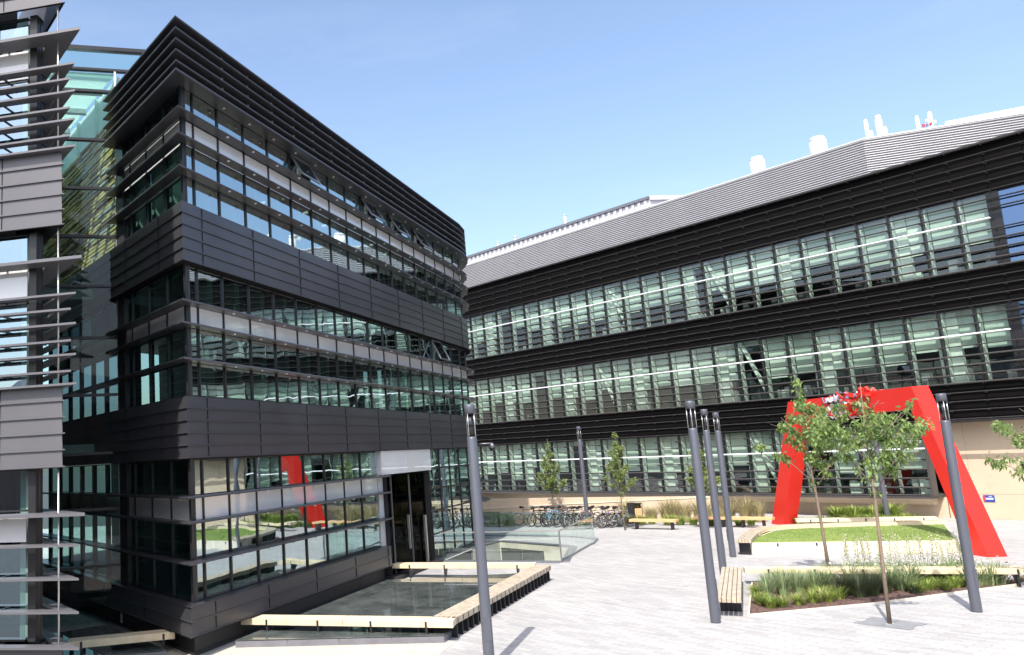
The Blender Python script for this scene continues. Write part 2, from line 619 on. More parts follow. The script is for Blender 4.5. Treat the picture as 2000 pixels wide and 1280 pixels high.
# ------------------------------------------------------------------ world, sun, camera
w = bpy.data.worlds.new('World')
scene.world = w
w.use_nodes = True
nt = w.node_tree
bg = nt.nodes['Background']
sky = nt.nodes.new('ShaderNodeTexSky')
sky.sky_type = 'NISHITA'
sky.sun_disc = False
sky.sun_elevation = R(SUN_EL)
sky.sun_rotation = R(SUN_AZ)
sky.air_density = 1.0
sky.dust_density = 2.8
sky.ozone_density = 1.0
tcw = nt.nodes.new('ShaderNodeTexCoord')
mpw = nt.nodes.new('ShaderNodeMapping')
mpw.inputs['Scale'].default_value = (1.0, 1.6, 4.5)
mpw.inputs['Rotation'].default_value = (0.2, 0.1, 0.6)
nzw = nt.nodes.new('ShaderNodeTexNoise')
nzw.inputs['Scale'].default_value = 2.2
nzw.inputs['Detail'].default_value = 8.0
nzw.inputs['Roughness'].default_value = 0.62
rpw = nt.nodes.new('ShaderNodeMapRange')
rpw.inputs['From Min'].default_value = 0.48
rpw.inputs['From Max'].default_value = 0.8
rpw.inputs['To Min'].default_value = 0.0
rpw.inputs['To Max'].default_value = 0.12
mxw = nt.nodes.new('ShaderNodeMixRGB')
mxw.inputs['Color2'].default_value = (4.2, 4.6, 5.2, 1)
nt.links.new(tcw.outputs['Generated'], mpw.inputs['Vector'])
nt.links.new(mpw.outputs[0], nzw.inputs['Vector'])
nt.links.new(nzw.outputs['Fac'], rpw.inputs['Value'])
nt.links.new(rpw.outputs[0], mxw.inputs['Fac'])
nt.links.new(sky.outputs[0], mxw.inputs['Color1'])
nt.links.new(mxw.outputs[0], bg.inputs['Color'])
bg.inputs['Strength'].default_value = 0.15

sd = bpy.data.lights.new('sun', 'SUN')
sd.energy = 3.2
sd.angle = R(0.5)
sd.color = (1.0, 0.95, 0.87)
so = bpy.data.objects.new('sun', sd)
col.objects.link(so)
sv = Vector((math.sin(R(SUN_AZ)) * math.cos(R(SUN_EL)), math.cos(R(SUN_AZ)) * math.cos(R(SUN_EL)), math.sin(R(SUN_EL))))
so.rotation_euler = (-sv).to_track_quat('-Z', 'Y').to_euler()
so.location = (-20, -20, 60)

cd = bpy.data.cameras.new('camera')
cam = bpy.data.objects.new('camera', cd)
col.objects.link(cam)
cd.sensor_width = 36.0
cd.sensor_fit = 'HORIZONTAL'
cd.lens = FL * 36.0 / 2000.0
cd.shift_x = (1000.0 - PX) / 2000.0
cd.shift_y = 0.0
cd.clip_start = 0.1
cd.clip_end = 3000
right = RM @ Vector((1, 0, 0))
down = RM @ Vector((0, 1, 0))
fwd = RM @ Vector((0, 0, 1))
mw = Matrix((right, -down, -fwd)).transposed().to_4x4()
mw.translation = (0, 0, HC)
cam.matrix_world = mw
scene.camera = cam

scene.view_settings.view_transform = 'Standard'
scene.view_settings.look = 'None'
scene.view_settings.exposure = 1.0
scene.view_settings.gamma = 1.0
scene.cycles.max_bounces = 10
scene.cycles.transparent_max_bounces = 24
scene.cycles.diffuse_bounces = 3
scene.cycles.glossy_bounces = 4
scene.cycles.caustics_reflective = False
scene.cycles.caustics_refractive = False
scene.cycles.sample_clamp_indirect = 6.0

# ------------------------------------------------------------------ ground
F2d = dirv(A2)
def f2(s, d=0.0):
    return Vector((C0.x, C0.y)) + F2d * s + Vector((F2d.y, -F2d.x)) * d

WELL = [f2(15.9, 0.35), Vector((8.75, 31.25)), Vector((10.4, 35.6)), Vector((8.2, 38.9)), f2(19.8, 0.35)]
mb = MB()
mb.sheet([[(-700, -500), (900, -500), (900, 1300), (-700, 1300)], WELL], -0.012)
g = mb.build('ground', M['asphalt'])
g['kind'] = 'structure'
mb = MB()
mb.sheet([[(-4.6, -6), (60, -6), (60, 62), (-30, 62), (-30, 15.2), (-4.6, 15.2)], WELL], -0.004)  # left part cut away so dark ground bounces less light onto the fins
g = mb.build('plaza_paving', M['paving'])
g['kind'] = 'structure'
mb = MB()
fl = [P(383, 1262), P(600, 1225), P(885, 1257), (1.9, 17.2), (-0.6, 12.0), (-4.6, 12.0), (-4.6, 21)]
mb.sheet([[(q[0], q[1]) for q in fl]], 0.002)
g = mb.build('flagstone_path', M['flags'])
g['kind'] = 'structure'

# ------------------------------------------------------------------ main building (prow with rounded far end)
pc = Vector((C0.x, C0.y))
pts = [pc + dirv(A1) * 14.0, pc, pc + F2d * 21.3]
RAD = 6.0
cen = pc + F2d * 21.3 + dirv(A2 - 90) * RAD
for k in range(1, 13):
    a = A2 + 90 - k * 11
    pts.append(cen + dirv(a) * RAD)
FP = Path(pts, 1)
TEND = FP.t[-1]
main = thing('office_building', 'dark louvred office building with sharp glass corner and rounded far end', 'building', (C0.x, C0.y, 0))

STOREYS = [  # cladding top below, glazing rows, spandrel
    dict(rows=[(1.14, 2.03), (2.03, 2.9), (3.46, 4.3)], span=(2.9, 3.46), top=4.32),
    dict(rows=[(5.74, 6.55), (6.55, 7.37), (7.9, 8.86)], span=(7.37, 7.9), top=8.88),
    dict(rows=[(10.35, 11.08), (11.08, 11.87), (12.53, 13.34)], span=(11.87, 12.53), top=13.36)]
f2m = [0.0, 0.45, 1.55] + [2.82 + 1.31 * k for k in range(0, 22)]
f1m = [0.0, -1.1, -2.3, -3.5, -4.0]
f1low = [-4.6, -5.8, -7.0, -8.2, -9.4, -10.6, -11.8]


def clad_band(path, z0, z1, rows, parent, mats, joints=None, d=0.2, jstep=1.31, name='cladding_band'):
    mb = MB()
    h = (z1 - z0) / rows
    for r in range(rows):
        a = z0 + r * h
        mb.m = 0
        mb.sweep(path, [(-0.1, a), (d + 0.034, a), (d + 0.034, a + 0.02), (d + 0.006, a + 0.024), (d, a + h - 0.001), (-0.1, a + h - 0.001)])
    mb.m = 1
    mb.sweep(path, [(-0.1, z0 - 0.012), (d + 0.05, z0 - 0.012), (d + 0.05, z0 - 0.001), (-0.1, z0 - 0.001)])  # dark matt strip added below the band to hide glare from the paving
    if joints:
        mb.m = 1
        pth, ts = joints
        for i, t in enumerate(ts):
            for r in range(rows):
                if i % 2:
                    continue
                a = z0 + r * h
                q, e = pth.at(t)
                nn = Vector((e.y, -e.x))
                o = q + nn * (d - 0.03)
                mb.box((o.x, o.y, a + 0.04), (e.x * 0.006, e.y * 0.006, 0), (nn.x * 0.052, nn.y * 0.052, 0), (0, 0, h - 0.06))
    return mb.build(name, mats, parent)


def fin(path, z, d0, d1, th, parent, mats, bolts=None, name='louvre', gap=0.0, nose=None):
    mb = MB()
    mb.sweep(path, [(d0, z - th), (d1, z - th), (d1 + 0.012, z - th * 0.5), (d1, z), (d0, z)])
    if bolts:
        mb.m = 1
        pth, ts, bl = bolts
        for t in ts:
            q, e = pth.at(t)
            nn = Vector((e.y, -e.x))
            o = q + nn * bl
            mb.box((o.x, o.y, z - th - 0.035), (e.x * 0.06, e.y * 0.06, 0), (nn.x * 0.05, nn.y * 0.05, 0), (0, 0, 0.034))
            o = q + nn * d0 * 0.2
            mb.m = 2
            mb.box((o.x, o.y, z - th * 0.8), (e.x * 0.03, e.y * 0.03, 0), (nn.x * (d1 * 0.9), nn.y * (d1 * 0.9), 0), (0, 0, th * 0.5))
            mb.m = 1
    return mb.build(name, mats, parent)


def window(pth, t0, t1, st, parent, gm, dglass=0.0, ajar=None, reveal=True, wname='window', rows=None):
    rows = rows or st['rows']
    fb = MB()
    zb, zt = rows[0][0], rows[-1][1]
    pth.bar(fb, t0, 0.055, -0.1, 0.035, zb, zt)
    pa, pb = pth.at(t0 + 0.026)[0], pth.at(t1 - 0.028)[0]
    ee = (pb - pa)
    nn = Vector((ee.y, -ee.x)).normalized()
    o = pa - nn * 0.07
    for z0, z1 in rows:
        for zz in (z0 + 0.0, z1 - 0.03):
            fb.box((o.x, o.y, zz), (ee.x, ee.y, 0), (nn.x * 0.09, nn.y * 0.09, 0), (0, 0, 0.03))
    wn = fb.build(wname, M['frame'], parent)
    for i, (z0, z1) in enumerate(rows):
        if ajar is not None and i == ajar:
            continue
        mb = MB()
        pth.quad(mb, t0 + 0.03, t1 - 0.03, dglass, z0 + 0.03, z1 - 0.03)
        mb.build('pane', gm, wn)
    if ajar is not None:
        z0, z1 = rows[ajar]
        a, e = pth.at(t0 + 0.05, 0.045)
        b, e2 = pth.at(t1 - 0.05, 0.045)
        nn = Vector((e.y, -e.x))
        a2, b2 = a + nn * 0.36, b + nn * 0.36
        A_, B_, A2_, B2_ = (a.x, a.y, z1 - 0.03), (b.x, b.y, z1 - 0.03), (a2.x, a2.y, z0 + 0.12), (b2.x, b2.y, z0 + 0.12)
        mb = MB()
        mb.face([A2_, B2_, B_, A_])
        mb.build('open_pane', gm, wn)
        mb = MB()
        for u_, v_ in ((A_, A2_), (B_, B2_), (A2_, B2_), (A_, B_)):
            mb.beam(u_, v_, 0.05, 0.05)
        mb.beam((a.x, a.y, z0 + 0.1), ((a.x + a2.x) / 2, (a.y + a2.y) / 2, (z0 + z1) / 2 + 0.03), 0.03, 0.03)
        mb.build('sash', M['greysteel'], wn)
    if st.get('span'):
        sb = MB()
        z0, z1 = st['span']
        pa, pb = pth.at(t0 + 0.02)[0], pth.at(t1 - 0.02)[0]
        ee = (pb - pa)
        nn = Vector((ee.y, -ee.x)).normalized()
        o = pa - nn * 0.05
        sb.box((o.x, o.y, z0 + 0.02), (ee.x, ee.y, 0), (nn.x * 0.055, nn.y * 0.055, 0), (0, 0, z1 - z0 - 0.04))
        sb.build('spandrel_panel', M['spandrel'], wn)
    if reveal:
        rb = MB()
        q, e = pth.at(t1 - 0.3)
        nn = Vector((e.y, -e.x))
        o = q - nn * 0.55
        rb.box((o.x, o.y, zb), (e.x * 0.24, e.y * 0.24, 0), (nn.x * 0.3, nn.y * 0.3, 0), (0, 0, zt - zb))
        rb.build('inner_column', M['pale'], wn)
    return wn


LOWEND = -13.0
full = FP.sub(LOWEND, TEND)
toppath = FP.sub(-4.55, TEND)
plinth = FP.sub(LOWEND, 10.95)
# cladding bands
jt = [t for t in f2m[1:] if t < TEND - 0.3] + [-1.1, -2.3, -3.5, -5.2, -6.8, -8.4, -10.0]
clad_band(full, 8.88, 10.33, 5, main, [M['clad_main'], M['joint']], (FP, jt))
clad_band(full, 4.32, 5.72, 5, main, [M['clad_main'], M['joint']], (FP, jt))
clad_band(plinth, 0.5, 1.12, 2, main, [M['clad_main'], M['joint']], (FP, [t for t in jt if t < 10.8]), d=0.27, name='plinth')
mb = MB()
mb.sweep(FP.sub(LOWEND, 10.9), [(-0.1, 0.0), (0.02, 0.0), (0.02, 0.08), (0.0, 0.08), (0.0, 0.499), (-0.1, 0.499)])
mb.build('plinth_recess', M['core'], main)
mb = MB()
mb.sweep(FP.sub(LOWEND, 10.93), [(-0.1, 1.125), (0.3, 1.121), (0.3, 1.139), (-0.1, 1.139)])
mb.build('sill', M['fin_main'], main)
# roof louvres
mb = MB()
mb.sweep(toppath, [(-0.2, 13.37), (-0.03, 13.37), (-0.03, 14.7), (-0.2, 14.7)])
mb.build('parapet_wall', M['core'], main)
bts = [t for t in f2m if 1.0 < t < TEND - 0.3]
for z in (14.77, 14.49, 14.21, 13.93, 13.65):
    fin(toppath, z, 0.02, 0.42, 0.055, main, [M['fin_main'], M['bolt'], M['core']], (FP, bts, 0.16))
fin(toppath, 13.4, -0.03, 0.46, 0.07, main, [M['fin_main'], M['bolt'], M['core']], (FP, bts, 0.2))
# window fins
for k, zs in enumerate(((3.46, 2.91, 2.04), (7.9, 7.38, 6.56), (12.55, 11.9, 11.09))):
    for z in zs:
        pth = FP.sub(LOWEND, TEND) if k < 2 else toppath
        if k == 0:
            pth = FP.sub(LOWEND, 11.1)
        fin(pth, z + 0.02, 0.06, 0.35, 0.05, main, [M['fin_main'], M['bolt'], M['core']], (FP, [t for t in bts if k or t < 10], 0.28))
# windows
openw = {4, 8, 10, 12}
for k, st in enumerate(STOREYS):
    ms = [t for t in f2m if t < TEND - 0.1]
    if k == 0:
        ms = [t for t in f2m if t < 10.6] + [10.72]
    for i in range(len(ms) - 1):
        aj = 2 if (k == 2 and i - 1 in openw) else (2 if (k == 1 and i == 14) else None)
        window(FP, ms[i], ms[i + 1], st, main, M['glass_main'], ajar=aj, reveal=(i > 0))
    ts = f1m + (f1low if k < 2 else [])
    ts = ts[::-1]
    for i in range(len(ts) - 1):
        if ts[i] == -4.6:
            continue
        window(FP, ts[i], ts[i + 1], st, main, M['glass_blue'] if k == 1 and ts[i + 1] < -4.5 else M['glass_side'], reveal=(k == 2 and ts[i + 1] < -0.5))
# corner post and side column
mb = MB()
for k, st in enumerate(STOREYS):
    q = offs(FP.sub(-1, 1), 0.03)[1]
    mb.cbox((q.x, q.y, st['rows'][0][0]), 0.06, 0.06, st['top'] - st['rows'][0][0], A2)
mb.build('corner_post', M['frame'], main)
mb = MB()
FP.bar(mb, -4.3, 0.6, -0.4, 0.06, 1.14, 4.3)
FP.bar(mb, -4.3, 0.6, -0.4, 0.06, 5.75, 8.86)
FP.bar(mb, -4.3, 0.6, -0.4, 0.06, 10.36, 13.36)
mb.build('side_column', M['clad_main'], main)
# interior: slabs, back wall, ceilings, lamps
foot = FP.p[:]
inn = offs(FP.p, -0.25)
for z0, z1 in ((0.0, 1.0), (4.45, 5.65), (9.0, 10.25)):
    mb = MB()
    mb.prism([(q.x, q.y) for q in inn], z0, z1)
    mb.build('floor_slab', M['slab'], main)
tp = [FP.at(-4.55, -0.25)[0]] + offs(FP.sub(-4.55, TEND), -0.25)[1:]
mb = MB()
mb.prism([(q.x, q.y) for q in tp], 13.4, 14.5)
mb.build('roof', M['core'], main)
bp_ = offs(FP.p, -5.0)
mb = MB()
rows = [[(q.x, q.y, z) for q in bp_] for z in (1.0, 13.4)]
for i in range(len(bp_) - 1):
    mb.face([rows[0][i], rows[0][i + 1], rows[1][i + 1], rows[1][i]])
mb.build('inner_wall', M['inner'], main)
mb = MB()
mb.sweep(offs(FP.p, -0.02) and [FP.at(t, -1.0)[0] for t in (-4.5, -2.6, -0.8)] , [(-0.1, 10.3), (0, 10.3), (0, 13.38), (-0.1, 13.38)])  # pale wall added behind the side panes to brighten them
mb.build('added_partition', M['pale'], main)
mb = MB()
mb.sweep([FP.at(t, -2.6)[0] for t in (-13.0, -8.0, -3.0)], [(-0.1, 1.0), (0, 1.0), (0, 4.45), (-0.1, 4.45)])  # dark wall added to keep bright see-through out of the lower panes
mb.build('added_partition', M['inner_dark'], main)
mb = MB()
for zc in (13.36,):
    for t in range(9, 21, 2):
        a, e = FP.at(t, -1.2)
        b, e = FP.at(t, -3.8)
        mb.beam((a.x, a.y, zc - 0.08), (b.x, b.y, zc - 0.08), 0.09, 0.06)
mb.build('ceiling_lamp', M['lamp'], main)
# entrance
door = MB()
zD = 0.12
q0, e = FP.at(11.1)
nn = Vector((e.y, -e.x))
def fpt(t, d, z):
    q, _ = FP.at(t, d)
    return (q.x, q.y, z)
mb = MB()     # recess box in black
mb.face([fpt(11.1, -1.3, 0.02), fpt(15.3, -1.3, 0.02), fpt(15.3, -1.3, 3.5), fpt(11.1, -1.3, 3.5)])
mb.face([fpt(11.1, 0.2, 0.02), fpt(11.1, -1.3, 0.02), fpt(11.1, -1.3, 3.5), fpt(11.1, 0.2, 3.5)])
mb.face([fpt(15.3, -1.3, 0.02), fpt(15.3, 0.2, 0.02), fpt(15.3, 0.2, 3.5), fpt(15.3, -1.3, 3.5)])
mb.face([fpt(11.1, -1.3, 3.5), fpt(15.3, -1.3, 3.5), fpt(15.3, 0.2, 3.5), fpt(11.1, 0.2, 3.5)])
mb.build('entrance_recess', M['core'], main)
mb = MB()
for a, b in ((11.15, 11.75), (11.8, 13.5), (13.55, 15.2)):
    FP.quad(mb, a + 0.03, b - 0.03, 0.05, zD, 3.42)
dr = mb.build('entrance_door', M['glass_door'] if 'glass_door' in M else glass('recess_dark_door_glass', (0.1, 0.11, 0.1), 0.0, 0.12, 0.002), main)  # near-black tint carries the darkness of the entrance recess
for t in (11.75, 13.5):
    mb = MB()
    FP.bar(mb, t, 0.035, 0.02, 0.09, zD, 3.42)
    mb.build('door_edge', M['greysteel'], dr)
for t_, w_, a_, b_ in ((14.72, 0.13, zD, 1.85), (13.0, 0.05, zD + 0.7, 2.0)):
    mb = MB()
    FP.bar(mb, t_, w_, 0.12, 0.2, a_, b_)
    mb.build('handle', M['steel'], dr)
for a, b in ((10.72, 13.2), (13.22, 15.7)):
    mb = MB()
    mb.sweep(FP.sub(a, b), [(0.0, 3.5), (0.2, 3.5), (0.2, 4.31), (0.0, 4.31)])
    mb.build('entrance_panel', M['spandrel'], main)
mb = MB()
mb.sweep(FP.sub(10.72, 11.1), [(-0.1, 0.5), (0.04, 0.5), (0.04, 3.5), (-0.1, 3.5)])
mb.build('entrance_jamb', M['spandrel'], main)
mb = MB()
mb.sweep(FP.sub(10.96, 15.6), [(-1.3, 0.0), (0.5, 0.0), (0.5, zD - 0.01), (-1.3, zD - 0.01)])
mb.build('threshold', M['core'], main)
# ground floor glass grid right of the entrance
ms = [15.35] + [t for t in f2m if 15.9 < t < TEND - 0.1]
gst = dict(rows=[(0.12, 1.0), (1.0, 1.9), (1.9, 2.75), (2.75, 3.55), (3.55, 4.3)], top=4.3)
for i in range(len(ms) - 1):
    window(FP, ms[i], ms[i + 1], gst, main, M['glass_main'], reveal=(i % 2 == 0))
mb = MB()
mb.sweep(FP.sub(15.3, TEND), [(-0.2, -3.4), (0.25, -3.4), (0.25, 0.05), (0.05, 0.12), (-0.2, 0.12)])
mb.build('base_kerb', M['clad_main'], main)
for z in (1.0, 1.9, 2.75, 3.5):
    mb = MB()
    mb.sweep(FP.sub(21.6, TEND), [(0.06, z - 0.05), (0.62, z - 0.05), (0.62, z), (0.06, z)])
    mb.build('louvre', M['fin_main'], main)

# dome camera on a bracket of the curved end
qc = P(945, 868, 3.6)
q, e = FP.at(22.3, 0.2)
mbx = thing('dome_camera', 'small black dome security camera bracketed on the curved corner of the building', 'camera', (q.x, q.y, 4.15))
nn = Vector((e.y, -e.x, 0))
cc = Vector((q.x, q.y, 4.15)) + nn * 0.75
mb = MB()
mb.tube([(q.x, q.y, 4.45), cc + Vector((0, 0, 0.3))], 0.035, 8)
mb.tube([cc + Vector((0, 0, 0.32)), cc + Vector((0, 0, 0.12))], [0.05, 0.15], 12)
mb.build('bracket', M['greysteel'], mbx)
mb = MB()
mb.tube([cc + Vector((0, 0, 0.12 - 0.16 * math.sin(a))) for a in [0, .3, .6, .9, 1.2, 1.5]], [0.155 * math.cos(a) for a in [0, .3, .6, .9, 1.2, 1.5]], 14)
mb.build('dome', M['frame'], mbx)

# ------------------------------------------------------------------ link: glazed atrium between the two dark buildings
LKA = 76.0
lk = pc + dirv(A1) * 4.62 + dirv(LKA) * 0.0
ld = -dirv(LKA)
LK = Path([lk + ld * 8.0, lk], 1)
link = thing('glass_atrium', 'pale green glazed atrium between the two dark louvred buildings', 'atrium', (lk.x, lk.y, 0))
tz = [0.1, 1.6, 3.1, 4.6, 6.2, 7.8, 9.27, 10.72, 12.15, 13.62, 15.12, 15.8]
for z0, z1 in zip(tz[:-1], tz[1:]):
    mb = MB()
    LK.quad(mb, -8.0, -0.06, 0.0, z0 + 0.04, z1 - 0.04)
    mb.build('glass_panel', M['glass_link'], link)
mb = MB()
LK.quad(mb, -8.0, 1.2, 0.05, 15.85, 16.38)
mb.build('parapet_glass', M['glass_link'], link)
mb = MB()
for z in tz[1:]:
    h = 0.07
    mb.sweep(LK.sub(-8, 0.0 if z < 15.5 else 1.2), [(-0.1, z - h / 2), (0.06, z - h / 2), (0.06, z + h / 2), (-0.1, z + h / 2)])
mb.build('transom', M['frame'], link)
mb = MB()
mb.sweep(LK.sub(-8, 1.3), [(-0.1, 16.39), (0.1, 16.39), (0.1, 16.5), (-0.1, 16.5)])
mb.build('coping', M['frame'], link)
mb = MB()
LK.bar(mb, -0.03, 0.05, -0.06, 0.05, 0.1, 15.8)
mb.build('edge_strip', M['white'], link)
bk_ = dirv(LKA - 90)
cq = [lk + ld * 8.0 + bk_ * 0.1, lk + ld * 0.05 + bk_ * 0.1, lk + dirv(A1) * 9.0, lk + ld * 10.0 + bk_ * 8.0]
mb = MB()
mb.prism([(q.x, q.y) for q in cq], 15.7, 15.74)
mb.build('fritted_roof', M['frit'], link)
mb = MB()
for u in (0.12, 0.3, 0.5, 0.72):
    a, b = cq[0].lerp(cq[3], u), cq[1].lerp(cq[2], u)
    mb.beam((a.x, a.y, 15.6), (b.x, b.y, 15.6), 0.18, 0.16)
mb.build('roof_beam', M['white'], link)
mb = MB()
bw = [cq[3], cq[2]]
mb.sweep(bw, [(-0.2, 9.3), (0.0, 9.3), (0.0, 15.69), (-0.2, 15.69)])
mb.m = 1
mb.sweep(bw, [(-0.2, 0.0), (0.0, 0.0), (0.0, 9.29), (-0.2, 9.29)])  # lower part coloured dark so the side glass mirrors less brightness
mb.build('rear_wall', [M['blind'], M['inner_dark']], link)
for z in (4.6, 9.2):
    mb = MB()
    pts_ = [lk + ld * 0.5 - dirv(LKA + 90) * 1.5, lk + ld * 8 - dirv(LKA + 90) * 1.5, lk + ld * 8 + dirv(LKA - 90) * 8.5, lk + ld * 5.4 + dirv(LKA - 90) * 8.5]
    mb.prism([(q.x, q.y) for q in pts_], z, z + 0.3)
    mb.build('landing', M['slab'], link)
# timber slatted wall running back inside the atrium
mb = MB()
TW = Path([pc + dirv(A1) * 14.0, pc + dirv(A1) * 4.75], 1)
mb.m = 3
mb.sweep(TW.sub(-9.2, 0), [(-0.2, 10.4), (-0.06, 10.4), (-0.06, 14.5), (-0.2, 14.5)])
z = 10.45
rnd = random.Random(3)
while z < 14.45:
    t = -9.2
    while t < -0.05:
        L = rnd.uniform(0.7, 2.4)
        mb.m = rnd.choice([0, 0, 0, 0, 1, 1, 2])
        dd = rnd.choice([0.0, 0.02, 0.04])
        mb.sweep(TW.sub(t, min(t + L, -0.02)), [(-0.05, z), (dd, z), (dd, z + 0.075), (-0.05, z + 0.075)])
        t += L
    z += 0.115
mb.build('timber_screen', [M['timber'], M['timberdark'], M['timbergrey'], M['blind']], link)
mb = MB()
mb.sweep(TW.sub(-9.2, 0), [(-0.16, 14.51), (-0.1, 14.51), (-0.1, 15.69), (-0.16, 15.69)])
for t in (-7.5, -5.6, -3.7, -1.8):
    TW.bar(mb, t, 0.08, -0.1, 0.0, 14.51, 15.69)
mb.build('clerestory_panel', M['frit'], link)

# ------------------------------------------------------------------ left building (prow at the left edge)
pe = Vector((E0.x, E0.y))
LP = Path([pe + dirv(AL) * 9.0, pe, pe + dirv(A1) * 18.0], 1)
left = thing('fin_clad_building', 'grey clad building at the left edge with broad projecting sun fins', 'building', (pe.x, pe.y, 0))
def lz(z):
    return HC + (z - HC) * 15.62 / 17.34
gd = -0.36
lfull = LP.sub(-9, 18)
def lclad(z0, z1, rows):
    clad_band(lfull, z0, z1, rows, left, [M['clad'], M['joint']], (LP, [-1.55, -3.0, -4.5, -6.0]), d=-0.1)
per = 5.22
for k in range(0, 3):
    a = k * per
    z0c, z1c = lz(4.26 + a), lz(5.98 + a)
    lclad(z0c, z1c, 5)
lclad(0.0, lz(0.62), 1)
bl = [-0.75, -1.6, -2.4, -3.2, -4.0, -4.8, -5.6, -6.4]
for k in range(-1, 2):
    a = k * per
    fs = [(8.70, 0.19), (7.93, 0.07), (7.61, -0.03), (7.28, 0.07), (6.93, -0.03), (6.62, 0.07), (6.28, -0.03), (6.0, 0.07)]
    if k == -1:
        fs = [(8.55, 0.22), (7.92, 0.1), (7.26, 0.1), (6.61, 0.1), (5.92, 0.1)]
    for z, x in fs:
        zz = lz(z + a)
        mb = MB()
        pth = [pe + dirv(AL) * 9.0, pe, pe + dirv(A1) * 18.0]
        o1 = 0.02 + x * 0.57
        th = 0.075
        dd0 = gd + 0.08 if z in (8.70, 8.55) else -0.17
        th = 0.065 if z in (8.70, 8.55) else 0.045
        mb.sweep(pth, [(dd0, zz - th), (o1, zz - th), (o1, zz - 0.004), (dd0, zz)])
        for t in bl:
            q, e = LP.at(t, gd)
            n_ = Vector((e.y, -e.x))
            mb.m = 1
            mb.box((q.x, q.y, zz - th + 0.012), (e.x * 0.04, e.y * 0.04, 0), (n_.x * 0.3, n_.y * 0.3, 0), (0, 0, 0.03))
            mb.m = 0
        mb.build('sun_fin', [M['fin'], M['frame']], left)
# thin tie rods near the prow
mb = MB()
q = offs([pe + dirv(AL) * 9.0, pe, pe + dirv(A1) * 18.0], -0.14)[1]
mb.tube([(q.x, q.y, 0.5), (q.x, q.y, lz(4.26))], 0.018, 6)
mb.tube([(q.x, q.y, lz(5.98)), (q.x, q.y, lz(4.26 + per))], 0.018, 6)
mb.tube([(q.x, q.y, lz(5.98 + per)), (q.x, q.y, lz(4.26 + 2 * per))], 0.018, 6)
mb.build('tie_rod', M['steel'], left)
GL = Path(offs(LP.p, gd), 1)
for k in range(0, 3):
    a = k * per - per
    st = dict(rows=[(lz(6.0 + a) if k else lz(0.72), lz(7.9 + a)), (lz(8.72 + a if k else 3.36), lz(9.46 + a if k else 4.26))], span=(lz(7.93 + a), lz(8.66 + a if k else 3.3)))
    ts = [-7.2, -6.3, -5.4, -4.5, -3.6, -2.7, -1.8, -0.98, -0.25]
    for i in range(len(ts) - 1):
        window(GL, ts[i], ts[i + 1], st, left, M['glass_left'], reveal=(i % 2 == 1))
    window(GL, 0.1, 1.7, st, left, M['glass_left'], reveal=False)
    for q_ in range(1, 9):
        window(GL, 0.1 + 1.6 * q_, 1.7 + 1.6 * q_, st, left, M['glass_left'], reveal=False)
    mb = MB()
    q, e = GL.at(-0.12, 0)
    GL.bar(mb, -0.12, 0.16, -0.2, 0.06, st['rows'][0][0], st['rows'][1][1])
    mb.build('corner_post', M['frame'], left)
inl = offs(GL.p, -0.3)
for z0, z1 in [(lz(4.3 + k * per), lz(5.9 + k * per)) for k in range(3)] + [(0.0, 0.6)]:
    mb = MB()
    mb.prism([(q.x, q.y) for q in inl], z0, z1)
    mb.build('floor_slab', M['slab'], left)
mb = MB()
bq = [pe + dirv(AL) * 9.0 + dirv(AL + 90) * 1.6, pe + dirv(AL) * 3.55 + dirv(AL + 90) * 1.6]
mb.sweep(bq, [(-0.1, 0.6), (0, 0.6), (0, 14.6), (-0.1, 14.6)])
mb.m = 1
sq = offs([pe + dirv(AL) * 9.0, pe, pe + dirv(A1) * 18.0], -0.95)[1:]
mb.sweep(sq, [(-0.1, 0.6), (0, 0.6), (0, 14.6), (-0.1, 14.6)])  # unseen wall added to stop sun passing through the glazed corner
mb.build('inner_wall', [M['timbergrey'], M['inner_dark']], left)

